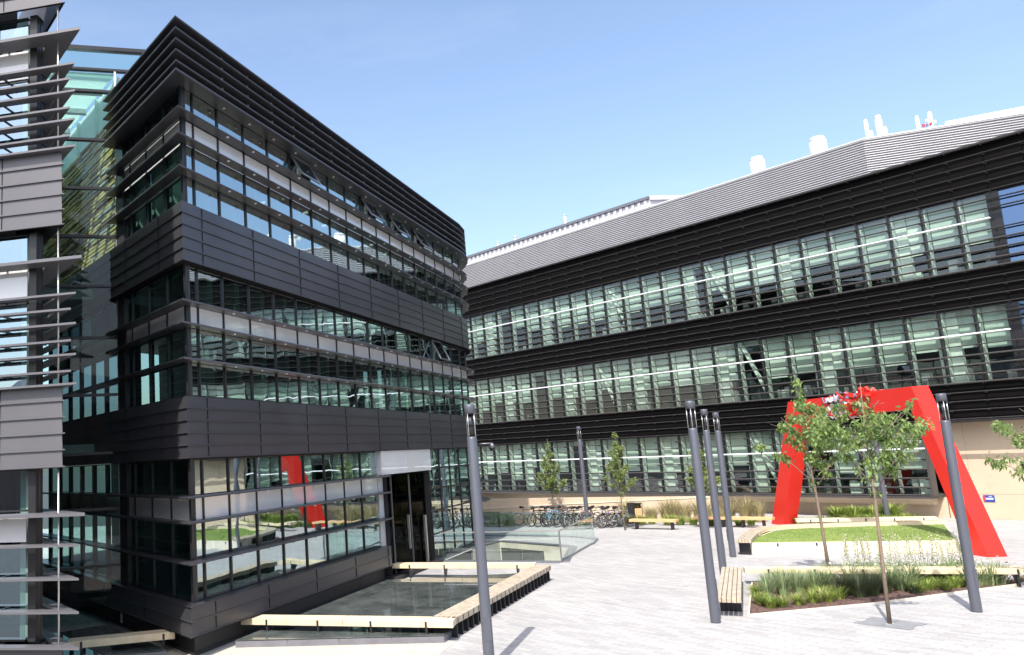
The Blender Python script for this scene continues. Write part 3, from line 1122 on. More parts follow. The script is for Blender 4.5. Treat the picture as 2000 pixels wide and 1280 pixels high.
# ------------------------------------------------------------------ right building (long laboratory block)
pb = Vector((B3.x, B3.y))
d3 = dirv(A3)
LAB = Path([pb + d3 * 40, pb - d3 * 10], 0)
def T(s):
    return 40 - s            # run along the facade from its station s
lab = thing('laboratory_block', 'long black louvred laboratory building with three bands of pale green windows', 'building', (pb.x, pb.y, 0))
gdl = -0.42
pane_st = [2.5 - 1.4 * k for k in range(0, 8)]
stations = [2.5 + 1.4 * k for k in range(26, -8, -1)]       # from far left to right
rnd = random.Random(11)
cbr = {1: (13, 20), 0: (9, 20), 2: (14, 19)}
for k in range(3):
    z0, z1 = 1.1 + 5 * k, 4.45 + 5 * k
    for i in range(len(stations) - 1):
        s0, s1 = stations[i], stations[i + 1]
        if k == 0 and s1 < 2.4:
            continue
        if s0 < -7.5:
            continue
        t0, t1 = T(s0), T(s1)
        mb = MB()
        LAB.quad(mb, t0 + 0.04, t1 - 0.04, gdl, z0 + 0.03, z1 - 0.03)
        wn = mb.build('window', M['glass_lab'] if s0 > -1 else M['glass_blue'], lab)
        fb = MB()
        LAB.bar(fb, t0, 0.085 if abs(s0 + 1.7) > 0.2 else 0.45, gdl - 0.12, gdl + 0.06, z0, z1)
        fb.sweep(LAB.sub(t0 + 0.04, t1 - 0.04), [(gdl - 0.1, z0), (gdl + 0.02, z0), (gdl + 0.02, z0 + 0.04), (gdl - 0.1, z0 + 0.04)])
        fb.sweep(LAB.sub(t0 + 0.04, t1 - 0.04), [(gdl - 0.1, z1 - 0.04), (gdl + 0.02, z1 - 0.04), (gdl + 0.02, z1), (gdl - 0.1, z1)])
        fb.build('frame', M['frame'], wn)
        if s0 < -1:
            continue
        # pale reveal right of the mullion
        rb = MB()
        LAB.bar(rb, t0 + 0.09, 0.05, gdl - 0.42, gdl - 0.125, z0 + 0.05, z1 - 0.05)
        m3 = (i + k) % 4
        if m3 == 0:
            LAB.bar(rb, t0 + 0.36, 0.45, gdl - 0.6, gdl - 0.35, z0 + 0.05, z1 - 0.05)
        if m3 == 3:
            LAB.bar(rb, t1 - 0.2, 0.22, gdl - 0.6, gdl - 0.35, z0 + 0.05, z1 - 0.05)
        rb.build('reveal', M['pale'], wn)
        blind_z = z0 + rnd.choice([1.0, 1.15, 1.3, 1.3, 1.5, 1.6, 1.25, 1.2, 1.75, 0.8, 1.4])
        if (i * 7 + k * 3) % 11 == 0:
            blind_z = z1 - 0.3
        xb = MB()
        ta = t0 + (0.6 if m3 == 0 else 0.14)
        tb = t1 - (0.33 if m3 == 3 else 0.08)
        xb.sweep(LAB.sub(ta, tb), [(gdl - 0.47, blind_z), (gdl - 0.45, blind_z), (gdl - 0.45, z1 - 0.02), (gdl - 0.47, z1 - 0.02)])
        xb.build('roller_blind', M[rnd.choice(['blind', 'blind', 'blind2', 'blind2', 'blind3'])], wn)
        # sill board with equipment
        sb = MB()
        sb.m = 0
        for q_ in range(rnd.randint(1, 3)):
            tt = rnd.uniform(t0 + 0.2, t1 - 0.35)
            sb.m = rnd.choice([0, 1, 1, 2])
            LAB.bar(sb, tt, rnd.uniform(0.12, 0.4), gdl - rnd.uniform(0.8, 1.2), gdl - 0.65, z0 - 0.0, z0 + rnd.uniform(0.2, 0.75))
        sb.build('sill_equipment', [M['pale'], M['inner_dark'], M['timbergrey']], wn)
# diagonal braces behind the glass
for k in cbr:
    for i in cbr[k]:
        s0 = stations[i]
        a, _ = LAB.at(T(s0) + 0.15, gdl - 0.3)
        b, _ = LAB.at(T(s0) + 1.3, gdl - 0.3)
        mb = MB()
        mb.beam((a.x, a.y, 4.4 + 5 * k), (b.x, b.y, 1.5 + 5 * k), 0.18, 0.16)
        mb.build('diagonal_brace', M['pale'], lab)
# interior
for z0, z1 in ((0.96, 1.06), (4.5, 6.06), (9.5, 11.06), (14.5, 16.3)):
    mb = MB()
    mb.sweep(LAB.sub(0, 47.6 if z0 > 1 else T(2.4)), [(-9, z0), (gdl - 0.13, z0), (gdl - 0.13, z1), (-9, z1)])
    mb.build('floor_slab', M['inner'], lab)
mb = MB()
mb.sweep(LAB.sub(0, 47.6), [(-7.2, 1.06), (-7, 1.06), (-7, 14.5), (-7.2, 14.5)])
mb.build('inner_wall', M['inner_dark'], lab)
# black louvre bands and fins
bt3 = [T(s) for s in stations]
fmats = [M['labfin'], M['bolt'], M['labclad']]
def lfin(z, th, d1, s_r, m=None, d0=-0.18, name='louvre', brk=True):
    mb = MB()
    pth = LAB.sub(0, T(s_r))
    mb.sweep(pth, [(d0, z - th), (d1 - 0.02, z - th), (d1, z - th * 0.4), (d1 - 0.03, z), (d0, z)])
    if brk:
        mb.m = 1
        for s in stations:
            if s > s_r:
                q, e = LAB.at(T(s))
                LAB.bar(mb, T(s), 0.035, gdl + 0.06, d1 - 0.05, z - th - 0.045, z - th - 0.002)
    return mb.build(name, [m or M['labfin'], M['labfin']], lab)
for k, (z0, z1) in enumerate(((4.46, 6.08), (9.46, 11.08), (14.46, 16.67))):
    mb = MB()
    mb.sweep(LAB.sub(0, T(-9.5)), [(gdl - 0.1, z0), (gdl + 0.03, z0), (gdl + 0.03, z1), (gdl - 0.1, z1)])
    mb.build('cladding_band', M['labclad'], lab)
    n = 4 if k < 2 else 6
    for j in range(n):
        z = z0 + 0.06 + (z1 - z0 - 0.05) * j / (n - (0 if k < 2 else 1) * 1.0 + (0 if k < 2 else 0))
        lfin(z, 0.035, -0.03, -9.5)
mb = MB()
mb.sweep(LAB.sub(0, T(-9.5)), [(gdl - 0.1, 16.67), (-0.05, 16.67), (-0.05, 16.75), (gdl - 0.1, 16.75)])
mb.build('roof_edge', M['core'], lab)
for k in range(3):
    for off in (4.12, 3.72, 2.78, 2.34, 1.92, 1.5, 1.14):
        lfin(off + 5 * k, 0.07 if off < 2.5 else 0.04, -0.02, 2.33 if k == 0 else -9.5)
    mb = MB()
    z = 3.26 + 5 * k
    mb.sweep(LAB.sub(0, T(2.33 if k == 0 else -1.6)), [(-0.13, z - 0.05), (0.0, z - 0.05), (0.015, z - 0.02), (-0.02, z + 0.02), (-0.13, z + 0.02)])
    mb.build('light_shelf', M['pipe'], lab)
# underside of the bay and stone base
mb = MB()
mb.sweep(LAB.sub(0, T(2.33)), [(-1.3, 0.95), (0.0, 0.95), (0.0, 1.06), (-1.3, 1.06)])
mb.build('bay_soffit', M['labfin'], lab)
mb = MB()
mb.sweep(LAB.sub(T(14.6), T(2.6)), [(-1.3, 0.62), (-0.85, 0.62), (-0.3, 0.94), (-1.3, 0.94)])
mb.build('bay_sill', M['stone'], lab)
mb = MB()
LAB.bar(mb, T(2.33), 0.12, -0.55, -0.05, 1.07, 4.45)
mb.build('bay_end', M['labfin'], lab)
mb = MB()
mb.sweep(LAB.sub(0, T(2.25)), [(-3.0, 0.0), (-1.25, 0.0), (-1.25, 0.94), (-3.0, 0.94)])
mb.sweep(LAB.sub(T(2.2), T(-9.9)), [(-3.0, 0.0), (-1.25, 0.0), (-1.25, 4.35), (-3.0, 4.35)])
mb.m = 1
mb.sweep(LAB.sub(T(2.2), T(-9.9)), [(-3.0, 4.36), (-1.27, 4.36), (-1.27, 4.46), (-3.0, 4.46)])
mb.build('stone_base', [M['stone'], M['greysteel']], lab)
# white render wall joint line
mb = MB()
mb.sweep(LAB.sub(T(2.2), T(-9.9)), [(-1.26, 1.1), (-1.247, 1.1), (-1.247, 1.112), (-1.26, 1.112)])
mb.build('stone_joint', M['slab'], lab)

# silver plant room set back on the roof
n3 = Vector((math.cos(R(A3)) * -1, math.sin(R(A3))))   # outward
n3 = Vector((-0.84245, -0.53877))
K = Vector((29.2, 41.19))
plant = thing('plant_room', 'long silver corrugated plant room along the roof of the black building', 'plant room', (K.x, K.y, 16.4))
pl = [K + d3 * 40, K, K - dirv(-68) * 16]
prof = []
z = 16.45
while z < 18.98:
    prof += [(0.0, z), (0.0, z + 0.045), (0.065, z + 0.065), (0.05, z + 0.1)]
    z += 0.125
mb = MB()
mb.sweep(pl, [(-0.3, 16.45)] + prof + [(0.0, 19.02), (0.07, 19.02), (0.07, 19.14), (-0.3, 19.14)])
mb.build('corrugated_wall', M['silver'], plant)
mb = MB()
mb.sweep(pl, [(-0.3, 19.1), (0.09, 19.1), (0.09, 19.16), (-0.3, 19.16)])
mb.build('roof_trim', M['bolt'], plant)
back = [pl[0] + Vector((8, 6)), pl[1] + Vector((9, 7)), pl[2] + Vector((6, 10))]
mb = MB()
mb.prism([(q.x, q.y) for q in offs(pl, -0.31)] + [(q.x, q.y) for q in back[::-1]], 16.4, 19.05)
mb.build('flat_roof', M['silver2'], plant)

# ribbed metal enclosure behind, dark top edge
S2 = pb - n3 * 7.0
enc = None
s0, zt0 = onplane(1268, 388, S2, A3)
s1, zt1 = onplane(915, 497, S2, A3)
zt = (zt0 + zt1) / 2
e_r = S2 + d3 * s0
e_l = S2 + d3 * (s1 + 2)
enc = thing('ribbed_roof_enclosure', 'pale vertically ribbed metal enclosure with dark coping behind the silver plant room', 'roof structure', (e_r.x, e_r.y, 19.06))
pth = [e_l, e_r, e_r + Vector((5.5, 0.6))]
mb = MB()
mb.sweep(pth, [(-0.3, 19.06), (0, 19.06), (0, zt - 0.22), (-0.3, zt - 0.22)])
EP = Path(pth)
t = 0.1
while t < EP.t[1]:
    EP.bar(mb, t, 0.22, 0.0, 0.09, 19.06, zt - 0.22)
    t += 0.52
mb.build('ribbed_wall', M['silver2'], enc)
mb = MB()
mb.sweep(pth[:2], [(-0.4, zt - 0.2), (0.16, zt - 0.2), (0.16, zt), (-0.4, zt)])
mb.build('coping', M['seam'], enc)
mb = MB()
mb.sweep(pth[1:], [(-3.0, zt - 0.3), (0.2, zt - 0.3), (0.1, zt + 0.02), (-3.0, zt + 0.02)])
mb.build('end_hood', M['silver2'], enc)


def flue(x, ytop, ybot, w, label, setb=3.2, cone=True, m='white', name='roof_flue', group=None):
    pp = pb - n3 * setb
    s, zt_ = onplane(x, ytop, pp, A3)
    q = pp + d3 * s
    scale = FL / (q.y * 0.985)
    r = w / scale / 2
    zb = 19.06
    o = thing(name, label, 'flue', (q.x, q.y, zb), group)
    mb = MB()
    if cone:
        mb.tube([(q.x, q.y, zb), (q.x, q.y, zt_ - r * 0.5)], r, 20)
        o1 = mb.build('shaft', M[m], o)
        mb = MB()
        mb.tube([(q.x, q.y, zt_ - r * 0.5), (q.x, q.y, zt_ - 0.02), (q.x, q.y, zt_)], [r * 1.02, r * 0.82, r * 0.8], 20)
        mb.build('cap', M[m], o)
    else:
        mb.tube([(q.x, q.y, zb), (q.x, q.y, zt_ - r * 1.2)], r, 14)
        mb.build('shaft', M[m], o)
        mb = MB()
        mb.tube([(q.x, q.y, zt_ - r * 1.2), (q.x, q.y, zt_)], [r * 1.08, r * 0.7], 14)
        mb.build('cap', M[m], o)
    return o


flue(1478, 308, 340, 27, 'wide white roof vent on its own, nearer the curved building', name='roof_vent')
flue(1596, 269, 304, 31, 'largest wide white roof vent, beside the slim flues', name='roof_vent')
flue(1690, 234, 272, 7, 'slim white flue left of the thickest flue on the roof', cone=False, setb=4.5)
flue(1714, 226, 270, 12, 'thickest tall white flue in the roof cluster', cone=False, setb=4.5)
flue(1701, 256, 272, 6, 'shortest white flue between two taller flues', cone=False, setb=4.2)
flue(1728, 248, 270, 7, 'short white flue just right of the thickest flue', cone=False, setb=4.2)
flue(1790, 227, 255, 6.5, 'slim white flue standing left of the roof antennas', cone=False, setb=6.5)
flue(1815, 219, 252, 7.5, 'slim white flue standing behind the roof antennas', cone=False, setb=6.5)
flue(972, 472, 492, 5, 'short grey flue farthest left on the ribbed enclosure', cone=False, setb=8.5, m='silver2')
flue(1006, 461, 483, 7, 'stubby grey flue second from left on the ribbed enclosure', cone=False, setb=8.5, m='silver2')
flue(1103, 419, 452, 6, 'tall thin grey flue on the ribbed enclosure', cone=False, setb=8.5, m='silver2')

# roof antennas
pp = pb - n3 * 4.6
s, z_ = onplane(1818, 246, pp, A3)
q = pp + d3 * s
ant = thing('roof_antenna', 'small roof antenna mast with red and violet boxes', 'antenna', (q.x, q.y, 19.06))
mb = MB()
mb.tube([(q.x, q.y, 19.06), (q.x, q.y, z_ + 0.3)], 0.03, 6)
mb.beam((q.x - 0.4, q.y, z_ + 0.1), (q.x + 0.25, q.y, z_ + 0.1), 0.03, 0.03)
mb.build('mast', M['white'], ant)
mb = MB()
mb.cbox((q.x - 0.36, q.y, z_ - 0.05), 0.1, 0.1, 0.16)
mb.cbox((q.x - 0.02, q.y - 0.05, z_ + 0.02), 0.1, 0.1, 0.14)
mb.build('sensor_box', mat('antenna_red', (0.5, 0.08, 0.07), 0.5), ant)
mb = MB()
mb.cbox((q.x - 0.2, q.y - 0.02, z_ - 0.02), 0.08, 0.08, 0.12)
mb.build('sensor_box', mat('antenna_violet', (0.2, 0.14, 0.45), 0.5), ant)
mb = MB()
for dx, dz in ((-0.2, 0.28), (0.2, 0.2)):
    mb.tube([(q.x + dx, q.y - 0.06, z_ + dz), (q.x + dx, q.y - 0.02, z_ + dz)], [0.08, 0.03], 10)
mb.build('dish', M['white'], ant)

# white roof housing at the right
pp = pb - n3 * 5.5
s0, za = onplane(1846, 237, pp, A3)
a = pp + d3 * s0
WH = -60
hs = thing('white_roof_housing', 'long white flat housing at the right end of the plant room roof', 'roof structure', (a.x, a.y, 19.06))
b = a - dirv(WH) * 9
mb = MB()
hw = [a, b]
mb.sweep(hw, [(-4, 19.06), (0, 19.06), (0, za - 0.06), (-0.06, za), (-4, za)])
mb.build('shell', M['white'], hs, bevel=0.03)
mb = MB()
c_ = a + dirv(WH) * 1.2
mb.hexa([(a.x, a.y, 19.06), (a.x + 2, a.y + 2.5, 19.06), (c_.x + 2, c_.y + 2.5, 19.06), (c_.x, c_.y, 19.06), (a.x, a.y, za - 0.2), (a.x + 2, a.y + 2.5, za - 0.2), (c_.x + 2, c_.y + 2.5, 19.1), (c_.x, c_.y, 19.1)])
mb.build('ramp_duct', M['silver2'], hs)

# ------------------------------------------------------------------ beige retaining wall behind the cycle stands
mb = MB()
rw = [Vector((6.5, 47.6)), Vector((14, 47.2)), Vector((21.4, 46.3))]
hts = [1.5, 1.3, 1.06]
for i in range(2):
    p_, q_ = rw[i], rw[i + 1]
    n_ = (q_ - p_).normalized()
    n_ = Vector((-n_.y, n_.x)) * 0.4
    u, v = p_ + n_, q_ + n_
    mb.hexa([(p_.x, p_.y, 0), (q_.x, q_.y, 0), (v.x, v.y, 0), (u.x, u.y, 0), (p_.x, p_.y, hts[i]), (q_.x, q_.y, hts[i + 1]), (v.x, v.y, hts[i + 1]), (u.x, u.y, hts[i])])
t_ = mb.build('retaining_wall', M['stone'])
tag(t_, 'low beige stone retaining wall behind the parked bicycles', 'wall')
mb = MB()
for i, (za, zb_) in enumerate(((0.9, 0.97), (0.97, 1.03))):
    mb.beam((rw[i].x, rw[i].y - 0.01, za), (rw[i + 1].x, rw[i + 1].y - 0.01, zb_), 0.05, 0.045)
mb.build('string_course', M['cream'], t_)

# blue notice on the stone wall
s_, z_ = onplane(1932, 974, pb + n3 * -1.25, A3)
q, e = LAB.at(T(s_), -1.23)
sg = thing('wall_sign', 'small blue notice with white lines on the beige stone wall', 'sign', (q.x, q.y, z_))
mb = MB()
LAB.bar(mb, T(s_), 0.42, -1.248, -1.225, z_ - 0.15, z_ + 0.15)
mb.build('plate', mat('sign_blue', (0.03, 0.06, 0.3), 0.4), sg)
mb = MB()
LAB.bar(mb, T(s_) + 0.02, 0.28, -1.224, -1.221, z_ - 0.04, z_ + 0.03)
LAB.bar(mb, T(s_) + 0.06, 0.12, -1.224, -1.221, z_ + 0.08, z_ + 0.1)
mb.build('lettering', mat('sign_white', (0.75, 0.75, 0.85), 0.5), sg)
mb = MB()
LAB.bar(mb, T(s_) - 0.17, 0.06, -1.224, -1.221, z_ - 0.14, z_ + 0.14)
mb.build('red_edge', mat('sign_red', (0.5, 0.05, 0.08), 0.5), sg)

# ------------------------------------------------------------------ rooflights and benches round them
def rooflight(poly, zg, label, seams=4):
    c = poly[0]
    o = thing('rooflight', label, 'rooflight', (c[0], c[1], 0))
    mb = MB()
    p4 = [Vector((q[0], q[1])) for q in poly]
    cx = sum((q for q in p4), Vector((0, 0))) / 4
    inn_ = [q + (cx - q).normalized() * 0.12 for q in p4]
    for i in range(4):
        a, b, c1, d1 = p4[i], p4[(i + 1) % 4], inn_[(i + 1) % 4], inn_[i]
        mb.hexa([(a.x, a.y, 0), (b.x, b.y, 0), (c1.x, c1.y, 0), (d1.x, d1.y, 0), (a.x, a.y, zg - 0.02), (b.x, b.y, zg - 0.02), (c1.x, c1.y, zg - 0.02), (d1.x, d1.y, zg - 0.02)])
    mb.build('upstand', M['greysteel'], o)
    mb = MB()
    mb.prism([(q.x, q.y) for q in p4], zg - 0.005, zg + 0.01)
    mb.build('glass_sheet', M['glass_roof'], o)
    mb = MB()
    mb.prism([(q.x, q.y) for q in inn_], 0.005, 0.03)  # dark sheet standing in for the shade of the shaft below
    mb.build('shaft_shade_sheet', M['inner_dark'], o)
    mb = MB()
    for k in range(1, seams):
        u = k / seams
        a = p4[0].lerp(p4[1], u)
        b = p4[3].lerp(p4[2], u)
        mb.beam((a.x, a.y, zg - 0.05), (b.x, b.y, zg - 0.05), 0.05, 0.06)
    mb.build('glazing_bar', M['seam'], o)
    return o


sfl, sfr = P(474, 1245), P(868, 1256)
sbr = Vector((6.85, 27.9, 0))
sbl = f2(10.0, 0.45).to_3d()
rooflight([(f2(0.95, 0.45).x, f2(0.95, 0.45).y), (sfr.x, sfr.y), (sbr.x, sbr.y), (sbl.x, sbl.y)], 0.16, 'large flat glass rooflight between the glass building and the timber benches')
# the second one lies in the shade left of the prow
f1p = lambda s, d: pc + dirv(A1) * s + Vector((dirv(A1).y, -dirv(A1).x)) * -d
q1, q2, q3, q4 = f1p(0.4, 0.5), f1p(4.4, 0.5), Vector((-7.6, 21.2)), Vector((-5.7, 18.9))
rooflight([(q4.x, q4.y), (q1.x, q1.y), (q2.x, q2.y), (q3.x, q3.y)], 0.14, 'shaded flat glass rooflight in the corner between the two dark buildings', 2)


def bench(a, b, depth, label, side=1, n=5, legs=3, m_top='wood', m_face=None, panel=False, h=0.45, th=0.13, caps=True, z0=0.0, name='timber_bench', group=None, seg=1, endm=None, faceboth=False, brackets=True):
    """long bench from a to b (front edge); depth to the left (side=1) or right"""
    a, b = Vector((a[0], a[1])), Vector((b[0], b[1]))
    d = (b - a).normalized()
    nn = Vector((-d.y, d.x)) * side
    L = (b - a).length
    o = thing(name, label, 'bench', (a.x, a.y, z0), group)
    mb = MB()
    gap = 0.012
    w_ = (depth - gap * (n - 1)) / n
    for i in range(n):
        for k in range(seg):
            l0, l1 = L * k / seg + 0.004, L * (k + 1) / seg - 0.004
            p0 = a + d * l0 + nn * (i * (w_ + gap))
            mb.m = 1 if (i == 0 and m_face) else 0
            mb.box((p0.x, p0.y, z0 + h - th), (d.x * (l1 - l0), d.y * (l1 - l0), 0), (nn.x * w_, nn.y * w_, 0), (0, 0, th))
    mats = [M[m_top], M[m_face or m_top]]
    mb.build('seat', mats, o, bevel=0.006)
    for k in range(legs):
        u = (k + 0.5) / legs if legs > 2 else (0.12 + 0.76 * k / max(1, legs - 1))
        mb = MB()
        p0 = a + d * (L * u)
        t2 = 0.05 if not panel else 0.03
        q = p0 + nn * 0.02
        r = p0 + nn * (depth - 0.03)
        # tapered bracket: wide under the seat, narrower at the foot
        if panel:
            mb.box((q.x, q.y, z0), (d.x * t2, d.y * t2, 0), (r.x - q.x, r.y - q.y, 0), (0, 0, h - th))
        else:
            f0 = p0 + nn * 0.03
            f1 = p0 + nn * (depth * 0.33)
            s0_ = p0 + nn * 0.02
            s1_ = p0 + nn * (depth - 0.03)
            zz0, zz1 = z0, z0 + h - th
            mb.hexa([(f0.x, f0.y, zz0), (f0.x + d.x * t2, f0.y + d.y * t2, zz0), (f1.x + d.x * t2, f1.y + d.y * t2, zz0), (f1.x, f1.y, zz0),
                     (s0_.x, s0_.y, zz1), (s0_.x + d.x * t2, s0_.y + d.y * t2, zz1), (s1_.x + d.x * t2, s1_.y + d.y * t2, zz1), (s1_.x, s1_.y, zz1)])
        if brackets:
            q = p0 - nn * 0.004
            mb.box((q.x, q.y, z0 + h - th * 0.95), (d.x * 0.05, d.y * 0.05, 0), (nn.x * 0.003, nn.y * 0.003, 0), (0, 0, th * 0.8))
        mb.build('leg', M['blacksteel'], o)
    return o


bA0, bA1 = P(470, 1213, 0.4), P(885, 1219, 0.4)
bench(bA0, bA1, 0.5, 'long pale timber bench along the near edge of the rooflight', 1, 4, 4, 'woodpale', None, h=0.46, th=0.15, seg=2)
bB0, bB1 = P(888, 1213, 0.4), P(1076, 1108, 0.4)
bb = bench(bB0, bB1, 0.55, 'weathered slatted bench on black panel legs along the paved side of the rooflight', 1, 5, 24, 'wood', None, True, h=0.46, th=0.15, seg=6)
bC0, bC1 = P(765, 1106, 0.4), P(1045, 1106, 0.4)
bench(bC0, bC1, 0.5, 'pale timber bench along the far edge of the rooflight by the glass balustrade', 1, 4, 4, 'woodpale', None, h=0.46, th=0.14, seg=2)
bX0, bX1 = P(130, 1262, 0.38), P(342, 1241, 0.38)
bench(bX0, bX1, 0.42, 'shaded timber bench between the left building and the glass prow', 1, 3, 2, 'woodpale', None, h=0.46, th=0.16)
# bench D: short slatted bench by the planting bed
d0, d1_ = P(1400, 1172, 0.4), P(1410, 1110, 0.42)
bench(d1_, d0, 0.52, 'short slatted bench on a black base at the left end of the planting bed', 1, 5, 3, 'wood', None, True, h=0.46, th=0.12, seg=3, brackets=False)
mb = MB()
# bench E behind the bed
e0, e1 = P(1455, 1116, 0.38), P(2040, 1117, 0.38)
bench(e0, e1, 0.45, 'long pale bench running behind the planting bed', 1, 4, 6, 'woodpale', None, h=0.46, th=0.15, seg=4)
# far benches
f0, f1_ = P(1228, 1018, 0.4), P(1320, 1019, 0.4)
bench(f0, f1_, 0.5, 'orange timber bench on black slab feet beside the litter bins', 1, 4, 2, 'woodorange', None, True, h=0.48, th=0.12, brackets=False)
g0, g1_ = P(1352, 1013, 0.4), P(1508, 1015, 0.4)
bench(g0, g1_, 0.5, 'orange timber bench behind the row of lamp posts', 1, 4, 4, 'woodorange', None, True, h=0.48, th=0.12, brackets=False)
h0, h1 = P(1556, 1018, 0.4), P(1832, 1014, 0.4)
bench(h0, h1, 0.5, 'long cream bench behind the red arch and the lawn', 1, 4, 5, 'woodpale', None, h=0.48, th=0.14, seg=4)

# ------------------------------------------------------------------ raised lawn
lp = [P(1448, 1083), P(1880, 1080)]
front_l, front_r = Vector((15.3, 30.9)), Vector((21.4, 28.85))
bk = [Vector((21.9, 29.4)), Vector((24.6, 33.5)), Vector((22.4, 34.1)), Vector((20.2, 34.5)), Vector((18.8, 34.55)), Vector((17.9, 34.0)), Vector((17.2, 33.2)), Vector((16.0, 31.8))]
ring_ = [front_l, front_r] + bk
lw = thing('raised_lawn', 'raised lawn with a cream stone edge beside the red arch', 'lawn', (front_l.x, front_l.y, 0))
mb = MB()
mb.prism([(q.x, q.y) for q in ring_], 0.0, 0.40)
mb.build('stone_edge', M['cream'], lw)
mb = MB()
cx = sum(ring_, Vector((0, 0))) / len(ring_)
mb.prism([(q.x, q.y) for q in [q + (cx - q).normalized() * 0.12 for q in ring_]], 0.401, 0.425)
mb.build('turf', M['lawn'], lw)
mb = MB()
for u in (0.17, 0.36, 0.55):
    q = front_l.lerp(front_r, u)
    mb.cbox((q.x - 0.01, q.y - 0.01, 0.28), 0.05, 0.03, 0.1, A2)
mb.build('skate_stud', M['blacksteel'], lw)
# grass blades fringe over the turf so that it is not flat
rnd = random.Random(5)
mb = MB()
def inpoly(p, poly):
    c = False
    j = len(poly) - 1
    for i in range(len(poly)):
        a, b = poly[i], poly[j]
        if (a.y > p.y) != (b.y > p.y) and p.x < (b.x - a.x) * (p.y - a.y) / (b.y - a.y) + a.x:
            c = not c
        j = i
    return c
shr = [q + (cx - q).normalized() * 0.16 for q in ring_]
n = 0
while n < 9000:
    p = Vector((rnd.uniform(15, 24.6), rnd.uniform(28.8, 34.6)))
    if not inpoly(p, shr):
        continue
    a = rnd.uniform(0, 6.28)
    h = rnd.uniform(0.012, 0.03)
    dx, dy = math.cos(a) * 0.012, math.sin(a) * 0.012
    l = rnd.uniform(-0.02, 0.02)
    mb.face([(p.x - dx, p.y - dy, 0.424), (p.x + dx, p.y + dy, 0.424), (p.x + l, p.y + l * 0.5, 0.424 + h)])
    n += 1
bo = mb.build('grass_blades', leafmat('turf_blade', (0.14, 0.22, 0.04), (0.26, 0.36, 0.09), 0.2), lw)
bo['kind'] = 'stuff'

# curved slatted bench along the left and back edge of the lawn
cb_ = thing('curved_bench', 'curved slatted timber bench wrapping the left end of the raised lawn', 'bench', (15.0, 30.9, 0))
ctrl = [Vector((14.95, 30.75)), Vector((15.9, 32.2)), Vector((16.8, 33.5)), Vector((17.5, 34.3)), Vector((18.4, 34.85)), Vector((19.5, 34.95)), Vector((21.0, 34.75)), Vector((22.7, 34.45)), Vector((24.7, 33.9))]
def smooth(c, n=4):
    out = []
    for i in range(len(c) - 1):
        p0, p1, p2, p3 = c[max(i - 1, 0)], c[i], c[i + 1], c[min(i + 2, len(c) - 1)]
        for k in range(n):
            t = k / n
            out.append(0.5 * ((2 * p1) + (p2 - p0) * t + (2 * p0 - 5 * p1 + 4 * p2 - p3) * t * t + (3 * p1 - p0 - 3 * p2 + p3) * t ** 3))
    out.append(c[-1])
    return out
cpath = smooth(ctrl)
mb = MB()
for i in range(5):
    mb.sweep(cpath, [(0.0 + i * 0.1, 0.44), (0.085 + i * 0.1, 0.44), (0.085 + i * 0.1, 0.56), (0.0 + i * 0.1, 0.56)])
mb.build('seat', M['woodend'] if False else M['wood'], cb_)
mb = MB()
mb.sweep(cpath[6:], [(0.49, 0.43), (0.505, 0.43), (0.505, 0.565), (0.49, 0.565)])
mb.build('front_board', M['woodpale'], cb_)
CP = Path(cpath)
for k in range(8):
    mb = MB()
    CP.bar(mb, 0.3 + k * CP.t[-1] / 8, 0.06, 0.05, 0.42, 0.0, 0.44)
    mb.build('leg', M['blacksteel'], cb_)

# ------------------------------------------------------------------ red arch sculpture
arch = thing('red_arch', 'red steel arch whose beam shatters into red bars and mirror fragments', 'sculpture', (22.0, 40.0, 0))
azp = -178.6
ap = Vector((21.98, 40.0))
ae = dirv(azp)
def AP(s, z, off=0.0):
    q = ap + ae * s + Vector((ae.y, -ae.x)) * off
    return Vector((q.x, q.y, z))
# outer and inner outline in the plane of the arch: (s, z)
outer = [(-0.9, 0), (2.0, 5.66), (10.2, 5.68), (12.49, 0)]
inner = [(0.16, 0), (2.6, 4.85), (9.98, 4.88), (11.7, 0)]
W = 0.3
def arch_piece(mb, o0, o1, i0, i1):
    q = []
    for off in (-W, W):
        q.append([AP(*o0, off), AP(*o1, off), AP(*i1, off), AP(*i0, off)])
    a, b = q
    mb.hexa(a + b)
mb = MB()
def lerp2(a, b, u):
    return (a[0] + (b[0] - a[0]) * u, a[1] + (b[1] - a[1]) * u)
oc = [lerp2(outer[1], outer[2], u) for u in (0, 0.39, 0.64, 1)]
ic = [lerp2(inner[1], inner[2], u) for u in (0, 0.36, 0.66, 1)]
arch_piece(mb, outer[0], outer[1], inner[0], inner[1])
arch_piece(mb, oc[0], oc[1], ic[0], ic[1])
mb.build('arch_half', M['red'], arch)
mb = MB()
arch_piece(mb, oc[2], oc[3], ic[2], ic[3])
arch_piece(mb, outer[2], outer[3], inner[2], inner[3])
mb.build('arch_half', M['red'], arch)
rnd = random.Random(21)
mr, mm = MB(), MB()
